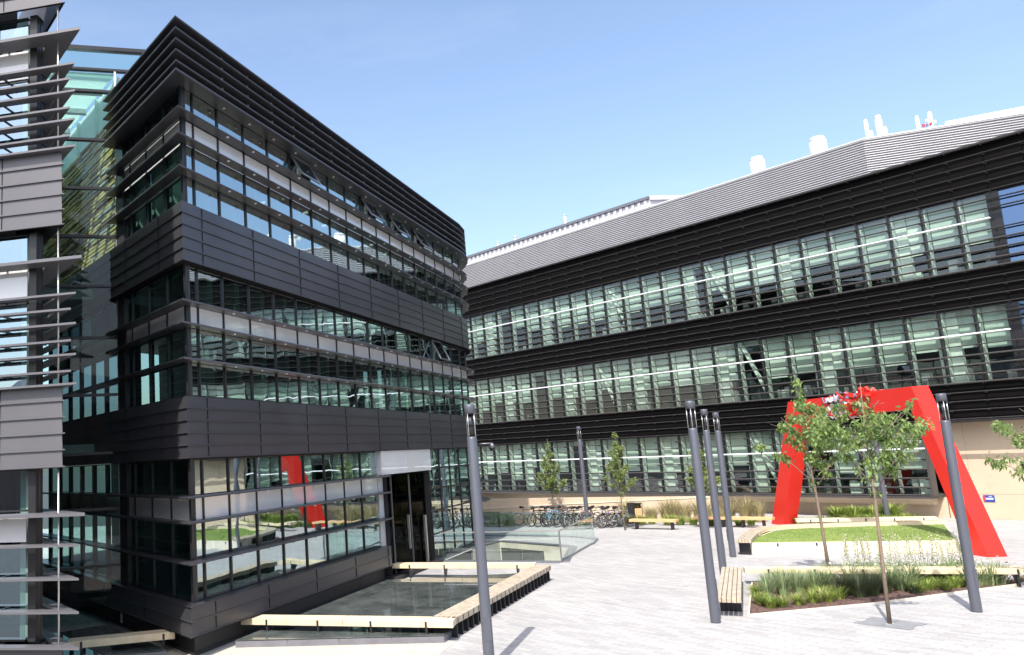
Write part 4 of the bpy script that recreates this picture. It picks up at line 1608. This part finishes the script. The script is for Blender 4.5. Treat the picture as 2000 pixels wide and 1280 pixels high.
for k in range(230):
    u = rnd.random()
    s = 4.75 + 2.9 * u
    z = rnd.uniform(4.85, 5.68)
    p = AP(s, z, rnd.uniform(-W * 1.2, W * 1.2))
    dv = Vector((rnd.gauss(0, 1), rnd.gauss(0, 1), rnd.gauss(0, 0.8)))
    if dv.length < 0.1:
        continue
    dv.normalize()
    L = rnd.uniform(0.3, 0.75)
    pick = rnd.random() < u * 0.75
    if pick:
        ax = AP(1, 0) - AP(0, 0)
        dv = (ax * -1.2 + Vector((0, 0, 1)) * rnd.uniform(-1, 1) + dv * 0.5).normalized()
        mr.beam(p - dv * L / 2, p + dv * L / 2, rnd.uniform(0.12, 0.2), rnd.uniform(0.05, 0.14), (rnd.gauss(0, 1), rnd.gauss(0, 1), rnd.gauss(0, 1)))
    else:
        L *= 0.6
        mm.beam(p - dv * L / 2, p + dv * L / 2, rnd.uniform(0.08, 0.18), 0.05, (rnd.gauss(0, 1), rnd.gauss(0, 1), rnd.gauss(0, 1)))
mr.build('red_bars', M['red'], arch)
mm.build('mirror_fragments', M['mirror'], arch)

# ------------------------------------------------------------------ lamp posts
def lamp_proto():
    o = thing('lamp_post', 'x', 'lamp post', (0, 0, 0), 'slim blue grey lamp posts on the plaza')
    mb = MB()
    mb.tube([(0, 0, 0), (0, 0, 0.02), (0, 0, 4.42), (0, 0, 4.46)], [0.108, 0.108, 0.1, 0.09], 24)
    mb.build('pole', M['post'], o)
    mb = MB()
    mb.tube([(0, 0, 4.46), (0, 0, 4.92)], 0.078, 20)
    ln = mb.build('lantern', M['lantern'], o)
    mb = MB()
    mb.box((0.06, -0.092, 0.55), (-0.12, 0, 0), (0, -0.0155, 0), (0, 0, 0.42))
    mb.build('access_hatch', M['post'], o)
    mb = MB()
    mb.tube([(0, 0, 4.46), (0, 0, 4.92)], 0.03, 8)
    mb.build('lamp_core', M['seam'], ln)
    mb = MB()
    for k in range(4):
        a = R(45 + 90 * k)
        mb.tube([(0.092 * math.cos(a), 0.092 * math.sin(a), 4.45), (0.092 * math.cos(a), 0.092 * math.sin(a), 4.93)], 0.009, 6)
    mb.build('cage_rod', M['steel'], o)
    mb = MB()
    mb.tube([(0, 0, 4.92), (0, 0, 4.925), (0, 0, 5.08), (0, 0, 5.11)], [0.09, 0.105, 0.105, 0.09], 24)
    mb.build('cap', M['post'], o)
    return o


lamp = lamp_proto()
L_at = [((957, 1308), 'nearest lamp post, rising in front of the rooflight benches', 1.0),
        ((1398, 1216), 'tall lamp post at the left end of the planting bed', 1.0),
        ((1414, 1126), 'lamp post just behind the short slatted bench, middle of three in a row', 1.0),
        ((1432, 1088), 'lamp post beside the left end of the raised lawn, last of three in a row', 1.0),
        ((1908, 1195), 'lamp post standing in front of the leaning leg of the red arch', 0.975),
        ((1149, 1033), 'small far lamp post in front of the parked bicycles', 1.0),
        ((1735, 1024), 'far lamp post half hidden by the tree behind the lawn', 1.0)]
for i, (px, lb, sc) in enumerate(L_at):
    q = P(*px)
    if i == 0:
        lamp.location = q
        lamp['label'] = lb
    else:
        dup(lamp, q, random.uniform(0, 6), (1, 1, sc), lb)

# ------------------------------------------------------------------ sunken lightwell and glass balustrades
well = thing('sunken_lightwell', 'sunken concrete lightwell with dark windows beside the curved glass wall', 'lightwell', (WELL[1].x, WELL[1].y, 0))
mb = MB()
ctr = sum(WELL, Vector((0, 0))) / 5
for i in range(0, 4):
    a, b = WELL[i], WELL[i + 1]
    oa, ob = a + (a - ctr).normalized() * 0.25, b + (b - ctr).normalized() * 0.25
    mb.hexa([(a.x, a.y, -3.5), (b.x, b.y, -3.5), (ob.x, ob.y, -3.5), (oa.x, oa.y, -3.5), (a.x, a.y, -0.02), (b.x, b.y, -0.02), (ob.x, ob.y, -0.02), (oa.x, oa.y, -0.02)])
mb.build('concrete_wall', M['concrete'], well)
mb = MB()
mb.sheet([[(q.x, q.y) for q in WELL]], -3.4)
mb.build('well_floor', M['asphalt'], well)
mb = MB()
a, b = WELL[3], WELL[2]
dd = (b - a).normalized()
nn = Vector((dd.y, -dd.x))
for k in range(2):
    p0 = a + dd * (0.1 + k * 1.25) + nn * 0.01
    mb.box((p0.x, p0.y, -3.2), (dd.x * 1.2, dd.y * 1.2, 0), (nn.x * 0.04, nn.y * 0.04, 0), (0, 0, 2.95))
mb.build('well_window', M['inner_dark'], well)
mb = MB()
for i in range(0, 4):
    a, b = WELL[i], WELL[i + 1]
    e_ = (b - a)
    n_ = Vector((e_.y, -e_.x)).normalized()
    mb.box((a.x, a.y, 0.002), (e_.x, e_.y, 0), (n_.x * 0.3, n_.y * 0.3, 0), (0, 0, 0.05))
mb.build('kerb', M['greysteel'], well)


def balustrade(path, label, panel=1.4, h=1.1, rail=True):
    bp2 = Path(path)
    o = thing('glass_balustrade', label, 'balustrade', (path[0].x, path[0].y, 0))
    L = bp2.t[-1]
    n = max(1, round(L / panel))
    for k in range(n):
        mb = MB()
        mb.sweep(bp2.sub(L * k / n + 0.012, L * (k + 1) / n - 0.012), [(-0.008, 0.05), (0.008, 0.05), (0.008, h - 0.01), (-0.008, h - 0.01)])
        mb.build('glass_panel', M['glass_rail'], o)
    if rail:
        mb = MB()
        mb.sweep(path, [(-0.025, h), (0.025, h), (0.025, h + 0.04), (-0.025, h + 0.04)])
        mb.build('handrail', M['steel'] if rail == 1 else M['greysteel'], o)
    mb = MB()
    mb.sweep(path, [(-0.03, 0.0), (0.03, 0.0), (0.03, 0.055), (-0.03, 0.055)])
    mb.build('base_shoe', M['greysteel'], o)
    return o


bcorner = Vector((8.75, 31.14))
balustrade([f2(15.4, 0.5), bcorner], 'straight glass balustrade between the entrance and the far end of the timber bench')
br_ = smooth([bcorner, Vector((9.56, 32.65)), Vector((10.45, 34.3)), Vector((11.3, 35.8)), Vector((11.9, 36.9)), Vector((12.1, 38.1)), Vector((11.6, 39.3))], 4)
balustrade(br_, 'curved glass balustrade sweeping along the paved edge of the lightwell', 1.0)
balustrade([Vector((11.6, 39.4)), Vector((10.0, 40.6)), Vector((7.8, 42.0))], 'far glass balustrade with a dark rail in front of the bicycles', 1.6, 1.1, 2)
mb = MB()
mb.cbox((bcorner.x, bcorner.y, 0), 0.05, 0.05, 1.13, A2)
pst = mb.build('balustrade_post', M['seam'])
tag(pst, 'dark steel corner post where the two nearer glass balustrades meet', 'post')

# ------------------------------------------------------------------ litter bins
for (x0, wd, lab_, inset) in ((1236, 0.34, 'tall black litter bin without a timber front', False), (1250, 0.34, 'litter bin with an orange timber front and black hood', True)):
    q = P(x0, 1022)
    o = thing('litter_bin', lab_, 'bin', q, 'litter bins beside the far bench')
    mb = MB()
    mb.cbox((q.x, q.y, 0), wd, 0.34, 1.0 if not inset else 0.75, A2)
    mb.build('body', M['blacksteel'] if not inset else M['woodorange'], o, bevel=0.01)
    mb = MB()
    if inset:
        mb.cbox((q.x, q.y + 0.12, 0.75), wd, 0.06, 0.25, A2)
        mb.cbox((q.x, q.y, 0.99), wd + 0.01, 0.36, 0.04, A2)
    else:
        mb.cbox((q.x, q.y, 1.001), wd + 0.02, 0.36, 0.04, A2)
    mb.build('hood', M['blacksteel'], o)

# ------------------------------------------------------------------ bicycles
def bike_proto(cf, label, tyre='tyre'):
    o = thing('bicycle', label, 'bicycle', (0, 0, 0), 'bicycles parked in a row by the beige wall')
    for x in (-0.52, 0.52):
        mb = MB()
        mb.ring((x, 0, 0.34), (0, 1, 0), 0.325, 0.02, 22, 5)
        wl = mb.build('wheel', M['tyre'], o)
        mb = MB()
        mb.ring((x, 0, 0.34), (0, 1, 0), 0.3, 0.01, 22, 4)
        mb.tube([(x, -0.04, 0.34), (x, 0.04, 0.34)], 0.025, 6)
        for k in range(10):
            a = k * math.pi / 5
            mb.beam((x, 0, 0.34), (x + 0.3 * math.cos(a), 0, 0.34 + 0.3 * math.sin(a)), 0.005, 0.005, (0, 1, 0))
        mb.build('rim', M['steel'], wl)
    mb = MB()
    bbk, seat, head, hb = (-0.08, 0, 0.3), (-0.22, 0, 0.82), (0.36, 0, 0.82), (0.4, 0, 0.68)
    for a, b, r in ((bbk, seat, 0.02), (seat, head, 0.02), (bbk, hb, 0.022), ((-0.52, 0, 0.34), bbk, 0.013), ((-0.52, 0, 0.34), (-0.2, 0, 0.76), 0.012), (hb, (0.52, 0, 0.34), 0.016), (hb, head, 0.022)):
        mb.tube([a, b], r, 7)
    mb.build('bike_frame', cf, o)
    mb = MB()
    mb.tube([head, (0.34, 0, 0.98)], 0.014, 6)
    mb.tube([(0.24, -0.28, 1.0), (0.36, -0.2, 0.99), (0.36, 0.2, 0.99), (0.24, 0.28, 1.0)], 0.014, 6)
    mb.build('handlebar', M['frame'], o)
    mb = MB()
    mb.tube([seat, (-0.25, 0, 0.94)], 0.013, 6)
    mb.tube([(-0.4, 0, 0.96), (-0.3, 0, 0.97), (-0.12, 0, 0.955)], [0.07, 0.06, 0.02], 8)
    mb.build('saddle', M['frame'], o)
    mb = MB()
    mb.ring((-0.08, 0, 0.3), (0, 1, 0), 0.08, 0.008, 14, 4)
    mb.beam((-0.08, 0.06, 0.3), (0.02, 0.06, 0.16), 0.015, 0.02, (0, 1, 0))
    mb.beam((-0.08, -0.06, 0.3), (-0.18, -0.06, 0.44), 0.015, 0.02, (0, 1, 0))
    mb.build('crank', M['steel'], o)
    return o


def paint(n, c):
    return mat(n, c, 0.35, 0.1, 0.03)
protos = {
    'black': bike_proto(paint('bike_black', (0.02, 0.02, 0.025)), 'black bicycle standing in the crowded row by the beige wall'),
    'blue': bike_proto(paint('bike_blue', (0.12, 0.42, 0.7)), 'pale blue bicycle in the middle of the row by the beige wall'),
    'silver': bike_proto(paint('bike_silver', (0.55, 0.55, 0.6)), 'silver grey bicycle standing in the row by the beige wall'),
    'red': bike_proto(paint('bike_red', (0.6, 0.05, 0.03)), 'red framed bicycle beside the far lamp post'),
    'purple': bike_proto(paint('bike_purple', (0.09, 0.06, 0.16)), 'dark purple bicycle at the bench end of the row')}
order = ['black', 'black', 'black', 'black', 'silver', 'black', 'blue', 'black', 'black', 'silver', 'black', 'silver', 'black', 'silver', 'red', 'black', 'silver', 'silver', 'black', 'silver', 'purple', 'silver']
pa, pb_ = P(1040, 1027), P(1212, 1030)
used = set()
rnd = random.Random(9)
for i, c in enumerate(order):
    u = i / (len(order) - 1)
    q = pa.lerp(pb_, u)
    rz = R(28) + rnd.uniform(-0.3, 0.3) + (math.pi if rnd.random() < 0.4 else 0)
    if i == 0:
        rz = R(5)
        q = P(1036, 1026)
    q = q + Vector((rnd.uniform(-.1, .1), rnd.uniform(-.35, .35), 0))
    q.z = 0
    if c not in used:
        used.add(c)
        protos[c].location = q
        protos[c].rotation_euler = (0.05, 0, rz)
    else:
        b_ = dup(protos[c], q, rz)
        b_.rotation_euler = (rnd.uniform(-0.08, 0.08), 0, rz)
bpy.context.view_layer.update()

# ------------------------------------------------------------------ trees
def add_leaf(mb, p, d, L, w):
    """narrow pointed leaf from p along d"""
    sd = d.cross(Vector((rnd.gauss(0, 1), rnd.gauss(0, 1), rnd.gauss(0, 1))))
    if sd.length < 1e-3:
        return
    sd.normalize()
    m_ = p + d * L * 0.45
    tip = p + d * L + Vector((0, 0, -L * 0.15))
    mb.face([p, m_ + sd * w, tip, m_ - sd * w])


def make_tree(name, base, H, trunk_h, spread, limbs, leaves, leafL, label, lm, r0=0.045, droop=0.6, lean=(0, 0), cone=False, up_=0.75, group='young trees on the plaza', tw=16):
    o = thing(name, label, 'tree', base, group)
    tb = MB()
    base = Vector(base)
    top = base + Vector((lean[0], lean[1], H))
    k = trunk_h / H
    fork = base.lerp(top, k) + Vector((rnd.uniform(-.03, .03), rnd.uniform(-.03, .03), 0))
    tb.tube([base, base.lerp(fork, 0.5) + Vector((rnd.uniform(-.03, .03), 0, 0)), fork, fork.lerp(top, 0.5) + Vector((rnd.uniform(-.08, .08), rnd.uniform(-.08, .08), 0)), top], [r0, r0 * 0.85, r0 * 0.72, r0 * 0.4, 0.006], 8)
    lines = [(fork, fork.lerp(top, 0.5), top)]
    br = MB()
    for i in range(limbs):
        u = (i + 0.3) / limbs
        st = fork.lerp(top, 0.0 + u * 0.75 if cone else u * 0.45)
        a = i * 2.399 + rnd.uniform(-0.3, 0.3)
        rem = (top - st).length
        ln = spread * (1.0 - (u * 0.8 if cone else u * 0.25)) * rnd.uniform(0.85, 1.15)
        dv = Vector((math.cos(a), math.sin(a), up_ + rnd.uniform(-0.15, 0.35)))
        e_ = st + Vector((dv.x, dv.y, 0)) * ln + Vector((0, 0, min(dv.z * ln * 1.3, rem * 0.95)))
        mid = st.lerp(e_, 0.5) + Vector((0, 0, 0.08 * ln))
        br.tube([st, mid, e_], [r0 * 0.36, r0 * 0.22, 0.005], 5)
        lines.append((st, mid, e_))
        for t in range(3):
            v = 0.35 + 0.2 * t
            s2 = mid.lerp(e_, max(0, (v - 0.5) * 2)) if v > 0.5 else st.lerp(mid, v * 2)
            a2 = a + rnd.choice([-1, 1]) * rnd.uniform(0.5, 1.1)
            l2 = ln * rnd.uniform(0.3, 0.5)
            e2 = s2 + Vector((math.cos(a2) * l2, math.sin(a2) * l2, l2 * rnd.uniform(0.2, 1.0)))
            m2 = s2.lerp(e2, 0.5)
            br.tube([s2, m2, e2], [r0 * 0.16, r0 * 0.1, 0.004], 4)
            lines.append((s2, m2, e2))
    tb.build('trunk', M['bark'], o)
    br.build('limb', M['bark'], o)
    cb2 = MB()
    lens = [((b - a).length + (c - b).length) for a, b, c in lines]
    tot = sum(lens)
    # leaves grow in tufts along the twigs
    ntuft = leaves // tw
    for _ in range(ntuft):
        r = rnd.uniform(0, tot)
        j = 0
        while r > lens[j] and j < len(lens) - 1:
            r -= lens[j]
            j += 1
        a, b, c = lines[j]
        v = min(1.0, r / lens[j])
        v = v if rnd.random() < 0.2 else max(v, 0.3)
        p = a.lerp(b, v * 2) if v < 0.5 else b.lerp(c, v * 2 - 1)
        for q_ in range(tw):
            dv = Vector((rnd.gauss(0, 1), rnd.gauss(0, 1), rnd.gauss(0, 0.6) - droop))
            dv.normalize()
            pp_ = p + Vector((rnd.gauss(0, 0.05), rnd.gauss(0, 0.05), rnd.gauss(0, 0.05))) * (leafL / 0.13)
            add_leaf(cb2, pp_, dv, leafL * rnd.uniform(0.6, 1.15), leafL * rnd.uniform(0.16, 0.24))
    cb2.build('crown', lm, o)
    return o


rnd = random.Random(33)
make_tree('young_tree', P(1622, 1135), 5.75, 2.5, 1.45, 12, 2700, 0.145, 'young tree with drooping leaves in front of the left leg of the red arch', M['leaf'], 0.05, 0.9, (-0.1, 0.1), True, up_=0.75)
make_tree('young_tree', P(1738, 1218), 5.3, 2.75, 1.45, 12, 2700, 0.135, 'young tree with drooping leaves rising from a paving grate', M['leaf'], 0.045, 0.9, (0.15, 0.0), True, up_=0.7)
make_tree('young_tree', Vector((18.35, 20.6, 0)), 5.0, 2.0, 1.75, 13, 3400, 0.15, 'young tree cut off by the right edge of the picture', M['leaf'], 0.05, 0.9, (0, 0), up_=0.5)
make_tree('slender_tree', P(1084, 1027), 4.6, 1.4, 0.85, 12, 2600, 0.14, 'slender small tree behind the bicycles, nearest the curved building', M['leaf2'], 0.035, 0.2, (0, 0), True)
make_tree('slender_tree', P(1221, 1036), 4.75, 1.5, 0.85, 12, 2600, 0.14, 'slender small tree beside the litter bins', M['leaf2'], 0.035, 0.2, (0, 0), True)
make_tree('slender_tree', P(1383, 1036), 4.5, 1.4, 0.85, 12, 2400, 0.14, 'slender small tree half hidden behind the row of lamp posts', M['leaf2'], 0.035, 0.2, (-0.1, 0), True)
# grate at the foot of the second tree
q = P(1738, 1218)
mb = MB()
gt = thing('tree_grate', 'flat steel grate set in the paving at the foot of a young tree', 'grate', (q.x, q.y, 0))
gd1, gd2 = dirv(A3), Vector((dirv(A3).y, -dirv(A3).x))
for k in range(9):
    c_ = Vector((q.x, q.y)) + gd2 * (-0.4 + 0.1 * k)
    for s_ in (-1, 1):
        e_ = c_ + gd1 * (0.28 * s_)
        mb.cbox((e_.x, e_.y, 0.001), 0.07, 0.42 if abs(k - 4) < 2 else 0.54, 0.01, A3)
mb.build('bars', M['gratesteel'], gt)

# ------------------------------------------------------------------ planting bed
bed = [Vector((10.05, 20.5)), Vector((13.32, 21.1)), Vector((18.1, 22.6)), Vector((19.3, 23.2)), Vector((12.4, 24.85))]
pbed = thing('planting_bed', 'mulched planting bed with a thin pale edging in the paving', 'planting bed', (bed[0].x, bed[0].y, 0))
mb = MB()
mb.sheet([[(q.x, q.y) for q in bed]], 0.03)
# mound of loose bark chips
rr = random.Random(4)
for _ in range(2600):
    p = Vector((rr.uniform(10, 19.3), rr.uniform(20.4, 24.9)))
    if inpoly(p, bed):
        a = rr.uniform(0, 6.28)
        l = rr.uniform(0.02, 0.06)
        z = 0.03 + rr.uniform(0.0, 0.03)
        u = Vector((math.cos(a), math.sin(a))) * l
        v_ = Vector((-u.y, u.x)) * 0.4
        mb.face([(p.x - u.x, p.y - u.y, z), (p.x + v_.x, p.y + v_.y, z + 0.01), (p.x + u.x, p.y + u.y, z + rr.uniform(-.01, .02)), (p.x - v_.x, p.y - v_.y, z)])
mb.build('mulch', M['soil'], pbed)
mb = MB()
cl_ = bed + [bed[0]]
for a, b in zip(cl_[:-1], cl_[1:]):
    mb.beam((a.x, a.y, 0.02), (b.x, b.y, 0.02), 0.04, 0.05)
mb.build('edging', M['cream'], pbed)


def blade(mb, p, d, h, lean, w, n=3):
    """arching strap leaf"""
    prev = None
    sd = Vector((-d.y, d.x, 0)) * w
    pts_ = []
    for i in range(n + 1):
        u = i / n
        c = p + d * (lean * u * u) + Vector((0, 0, h * (u - 0.25 * lean / max(h, .01) * u * u)))
        ww = sd * (1 - u ** 1.5 * 0.95)
        pts_.append((c - ww, c + ww))
    for (a, b), (c, e) in zip(pts_[:-1], pts_[1:]):
        b0 = len(mb.v)
        mb.face([a, b, e, c])


def clump(kind, nb, h, spread, w, mname, name, label, cat='plant', group=None, flowers=0):
    o = thing(name, label, cat, (0, 0, 0), group)
    mb = MB()
    for _ in range(nb):
        a = rnd.uniform(0, 6.283)
        d = Vector((math.cos(a), math.sin(a), 0))
        p = d * rnd.uniform(0, spread * 0.4)
        b0 = len(mb.v)
        hh = h * rnd.uniform(0.55, 1.1)
        # joined ribbon so that each blade is one island
        n = 3
        sd = Vector((-d.y, d.x, 0)) * w
        lean = spread * rnd.uniform(0.2, 1.0)
        rows_ = []
        for i in range(n + 1):
            u = i / n
            c = p + d * (lean * u * u) + Vector((0, 0, hh * (u - 0.22 * u * u * lean / h)))
            ww = sd * (1 - 0.92 * u ** 1.6)
            mb.v += [tuple(c - ww), tuple(c + ww)]
        for i in range(n):
            k = b0 + 2 * i
            mb.f.append([k, k + 1, k + 3, k + 2])
            mb.mi.append(0)
            mb.sm.append(False)
    if flowers:
        fb = mb
        mb.m = 1
        for _ in range(flowers):
            a = rnd.uniform(0, 6.283)
            r = rnd.uniform(0, spread)
            c = Vector((math.cos(a) * r, math.sin(a) * r, h * rnd.uniform(0.8, 1.15)))
            for k in range(3):
                dd_ = Vector((rnd.gauss(0, 1), rnd.gauss(0, 1), rnd.gauss(0, 1))).normalized() * 0.03
                e_ = Vector((-dd_.y, dd_.x, 0.02))
                fb.face([c - dd_, c + e_, c + dd_, c - e_])
    mb.build('leaf_blades', [M[mname], M['flower']], o)
    return o


def scatter(proto, pts_, s0=0.8, s1=1.2):
    first = True
    for p in pts_:
        s = rnd.uniform(s0, s1)
        if first:
            proto.location = (p[0], p[1], 0.03)
            proto.scale = (s, s, s)
            first = False
        else:
            dup(proto, (p[0], p[1], 0.03), rnd.uniform(0, 6.28), s)


def pts_in(px_list, z=0.0):
    return [P(x, y, z) for x, y in px_list]


rnd = random.Random(77)
g1 = clump('strap', 170, 0.62, 0.34, 0.009, 'grass1', 'iris_clump', 'blue green strap leaved clump at the left of the planting bed', group='blue green strap leaved clumps in the bed')
scatter(g1, pts_in([(1500, 1172), (1530, 1165), (1560, 1163), (1592, 1163), (1520, 1150), (1555, 1148), (1590, 1148), (1620, 1152), (1500, 1158), (1575, 1155), (1540, 1155), (1610, 1160), (1625, 1142), (1605, 1140)]), 0.8, 1.15)
g2 = clump('lime', 130, 0.34, 0.32, 0.012, 'grass2', 'lime_grass_clump', 'lime green tuft along the front of the planting bed', group='lime green tufts along the front of the bed')
scatter(g2, pts_in([(1485, 1182), (1505, 1190), (1530, 1188), (1560, 1184), (1478, 1165), (1588, 1180), (1620, 1178), (1835, 1150), (1850, 1155), (1815, 1155), (1795, 1160), (1870, 1150), (1605, 1172), (1640, 1172)]), 0.75, 1.1)
g3 = clump('fennel', 480, 0.64, 0.46, 0.004, 'grass3', 'feathery_shrub', 'dark feathery shrub in the middle of the planting bed', group='dark feathery shrubs in the bed')
scatter(g3, pts_in([(1650, 1165), (1680, 1168), (1705, 1165), (1728, 1160), (1665, 1155), (1695, 1152)]), 0.8, 1.1)
g4 = clump('mid', 150, 0.52, 0.4, 0.012, 'grass1', 'green_tuft', 'mid green tuft with white flower heads at the back of the planting bed', group='mid green tufts at the back of the bed', flowers=4)
scatter(g4, pts_in([(1660, 1142), (1690, 1140), (1720, 1140), (1750, 1145), (1780, 1146), (1800, 1140), (1825, 1140), (1850, 1140), (1875, 1142), (1765, 1155), (1740, 1152), (1890, 1145), (1915, 1146), (1935, 1144), (1955, 1142), (1860, 1133), (1830, 1131), (1780, 1134), (1700, 1133), (1735, 1134), (1760, 1133), (1805, 1134), (1885, 1134), (1905, 1136)]), 0.95, 1.4)


g5 = clump('mid', 90, 0.32, 0.3, 0.008, 'straw', 'dry_tuft', 'dry straw tinted tuft scattered through the planting bed', group='dry tufts scattered in the bed')
ex = []
while len(ex) < 13:
    p = Vector((rnd.uniform(10.3, 18.8), rnd.uniform(20.8, 24.4)))
    if inpoly(p, [q + (sum(bed, Vector((0, 0))) / 5 - q).normalized() * 0.25 for q in bed]):
        ex.append(p)
scatter(g5, ex, 0.6, 1.2)
g6 = clump('mid', 70, 0.26, 0.22, 0.02, 'grass3', 'dark_leafy_tuft', 'low dark leafy tuft growing through the bark mulch', group='low dark tufts in the bark mulch')
ex = []
while len(ex) < 12:
    p = Vector((rnd.uniform(10.3, 18.6), rnd.uniform(20.7, 24.0)))
    if inpoly(p, [q + (sum(bed, Vector((0, 0))) / 5 - q).normalized() * 0.25 for q in bed]):
        ex.append(p)
scatter(g6, ex, 0.6, 1.3)


def seed_proto():
    o = thing('seed_stem', 'tall pale flowering stem rising from the back of the planting bed', 'plant', (0, 0, 0), 'tall pale flowering stems at the back of the bed')
    mb = MB()
    fb = MB()
    for k in range(3):
        a = rnd.uniform(0, 6.28)
        b = Vector((math.cos(a) * 0.05, math.sin(a) * 0.05, 0))
        t_ = b * 3 + Vector((rnd.uniform(-.08, .08), rnd.uniform(-.08, .08), rnd.uniform(0.95, 1.3)))
        mb.m = 0
        mb.tube([b, b.lerp(t_, 0.5), t_], [0.006, 0.005, 0.003], 4)
        for j in range(26):
            u = rnd.uniform(0.35, 1.0)
            p = b.lerp(t_, u)
            d = Vector((rnd.gauss(0, 1), rnd.gauss(0, 1), rnd.gauss(0.5, 0.5))).normalized()
            mb.m = 0 if j % 3 else 1
            add_leaf(mb, p + d * 0.02, d, 0.055, 0.012)
    mb.build('stalk', [M['stem'], M['flower']], o)
    return o


sp_ = [(x, 1128 + (x % 7) * 1.5) for x in range(1655, 1890, 8)]
scatter(seed_proto(), pts_in(sp_), 0.85, 1.15)
# planting behind the cycle stands and far benches
rnd = random.Random(78)
h1_ = clump('far', 240, 0.8, 0.55, 0.014, 'grass1', 'grey_green_shrub', 'loose grey green shrub against the beige wall left of the bicycles', group='loose shrubs against the beige wall')
scatter(h1_, [(9.4, 46.6), (9.9, 46.2), (8.9, 46.8), (10.4, 46.4)], 0.9, 1.3)
h2_ = clump('far', 200, 0.95, 0.5, 0.012, 'straw', 'dry_grass_clump', 'tall straw coloured grass behind the bench and bins', group='tall straw grasses against the wall')
scatter(h2_, [(16.4 + 0.42 * k + rnd.uniform(-.2, .2), 45.3 - 0.25 * k + rnd.uniform(-.4, .4)) for k in range(14)], 0.8, 1.4)
h3_ = clump('far', 240, 0.5, 0.5, 0.016, 'grass2', 'low_green_shrub', 'low bright green shrub under the far benches', group='low bright shrubs under the far benches')
scatter(h3_, [(15.5 + 0.5 * k, 44.5 - 0.42 * k + rnd.uniform(-.3, .3)) for k in range(11)] + [(22.3 + 0.42 * k, 39.6 - 0.2 * k) for k in range(10)], 0.7, 1.1)
h4_ = clump('far', 260, 0.75, 0.6, 0.03, 'grass2', 'leafy_bush', 'leafy green bush behind the cream bench', group='leafy bushes behind the cream bench')
scatter(h4_, [(24.2, 39.8), (24.9, 39.6), (25.5, 39.2), (26.2, 39.0), (24.6, 39.2)], 0.9, 1.3)

# ------------------------------------------------------------------ the street behind the viewer, seen in the glass
bk = thing('brick_building', 'red brick building mirrored in the lower glass of the left building', 'building', (-20, -42, 0))
BP = Path([Vector((30, -40)), Vector((-60, -36))], 0)
mb = MB()
mb.sweep(BP.p, [(-10, 0), (0, 0), (0, 10.5), (-10, 10.5)])
mb.build('wall', M['brick'], bk)
mb = MB()
mb.sweep(BP.p, [(-10, 10.5), (0.3, 10.5), (0.3, 10.8), (-5, 14), (-10, 10.8)])
mb.build('roof', M['seam'], bk)
for k in range(3):
    for i in range(16):
        wb = MB()
        BP.bar(wb, 4 + i * 5.2, 1.5, 0.0, 0.05, 1.2 + k * 3.2, 3.2 + k * 3.2)
        wn = wb.build('window', M['white'], bk)
        wb = MB()
        BP.bar(wb, 4 + i * 5.2, 1.3, 0.05, 0.06, 1.3 + k * 3.2, 3.1 + k * 3.2)
        wb.build('pane', M['inner_dark'], wn)
rnd = random.Random(91)
for x, y, h_, lb in ((-27, -20, 9.5, 'tall broad tree mirrored in the left building, farthest from the prow'), (-17, -24, 8.5, 'broad tree mirrored in the glass beside the prow of the left building'), (-8, -27, 9.0, 'broad tree mirrored in the window nearest the prow of the left building')):
    make_tree('street_tree', Vector((x, y, 0)), h_, 2.4, 3.2, 14, 3600, 0.42, lb, M['leaf2'], 0.16, 0.3, (0, 0), True, group='street trees behind the viewer')
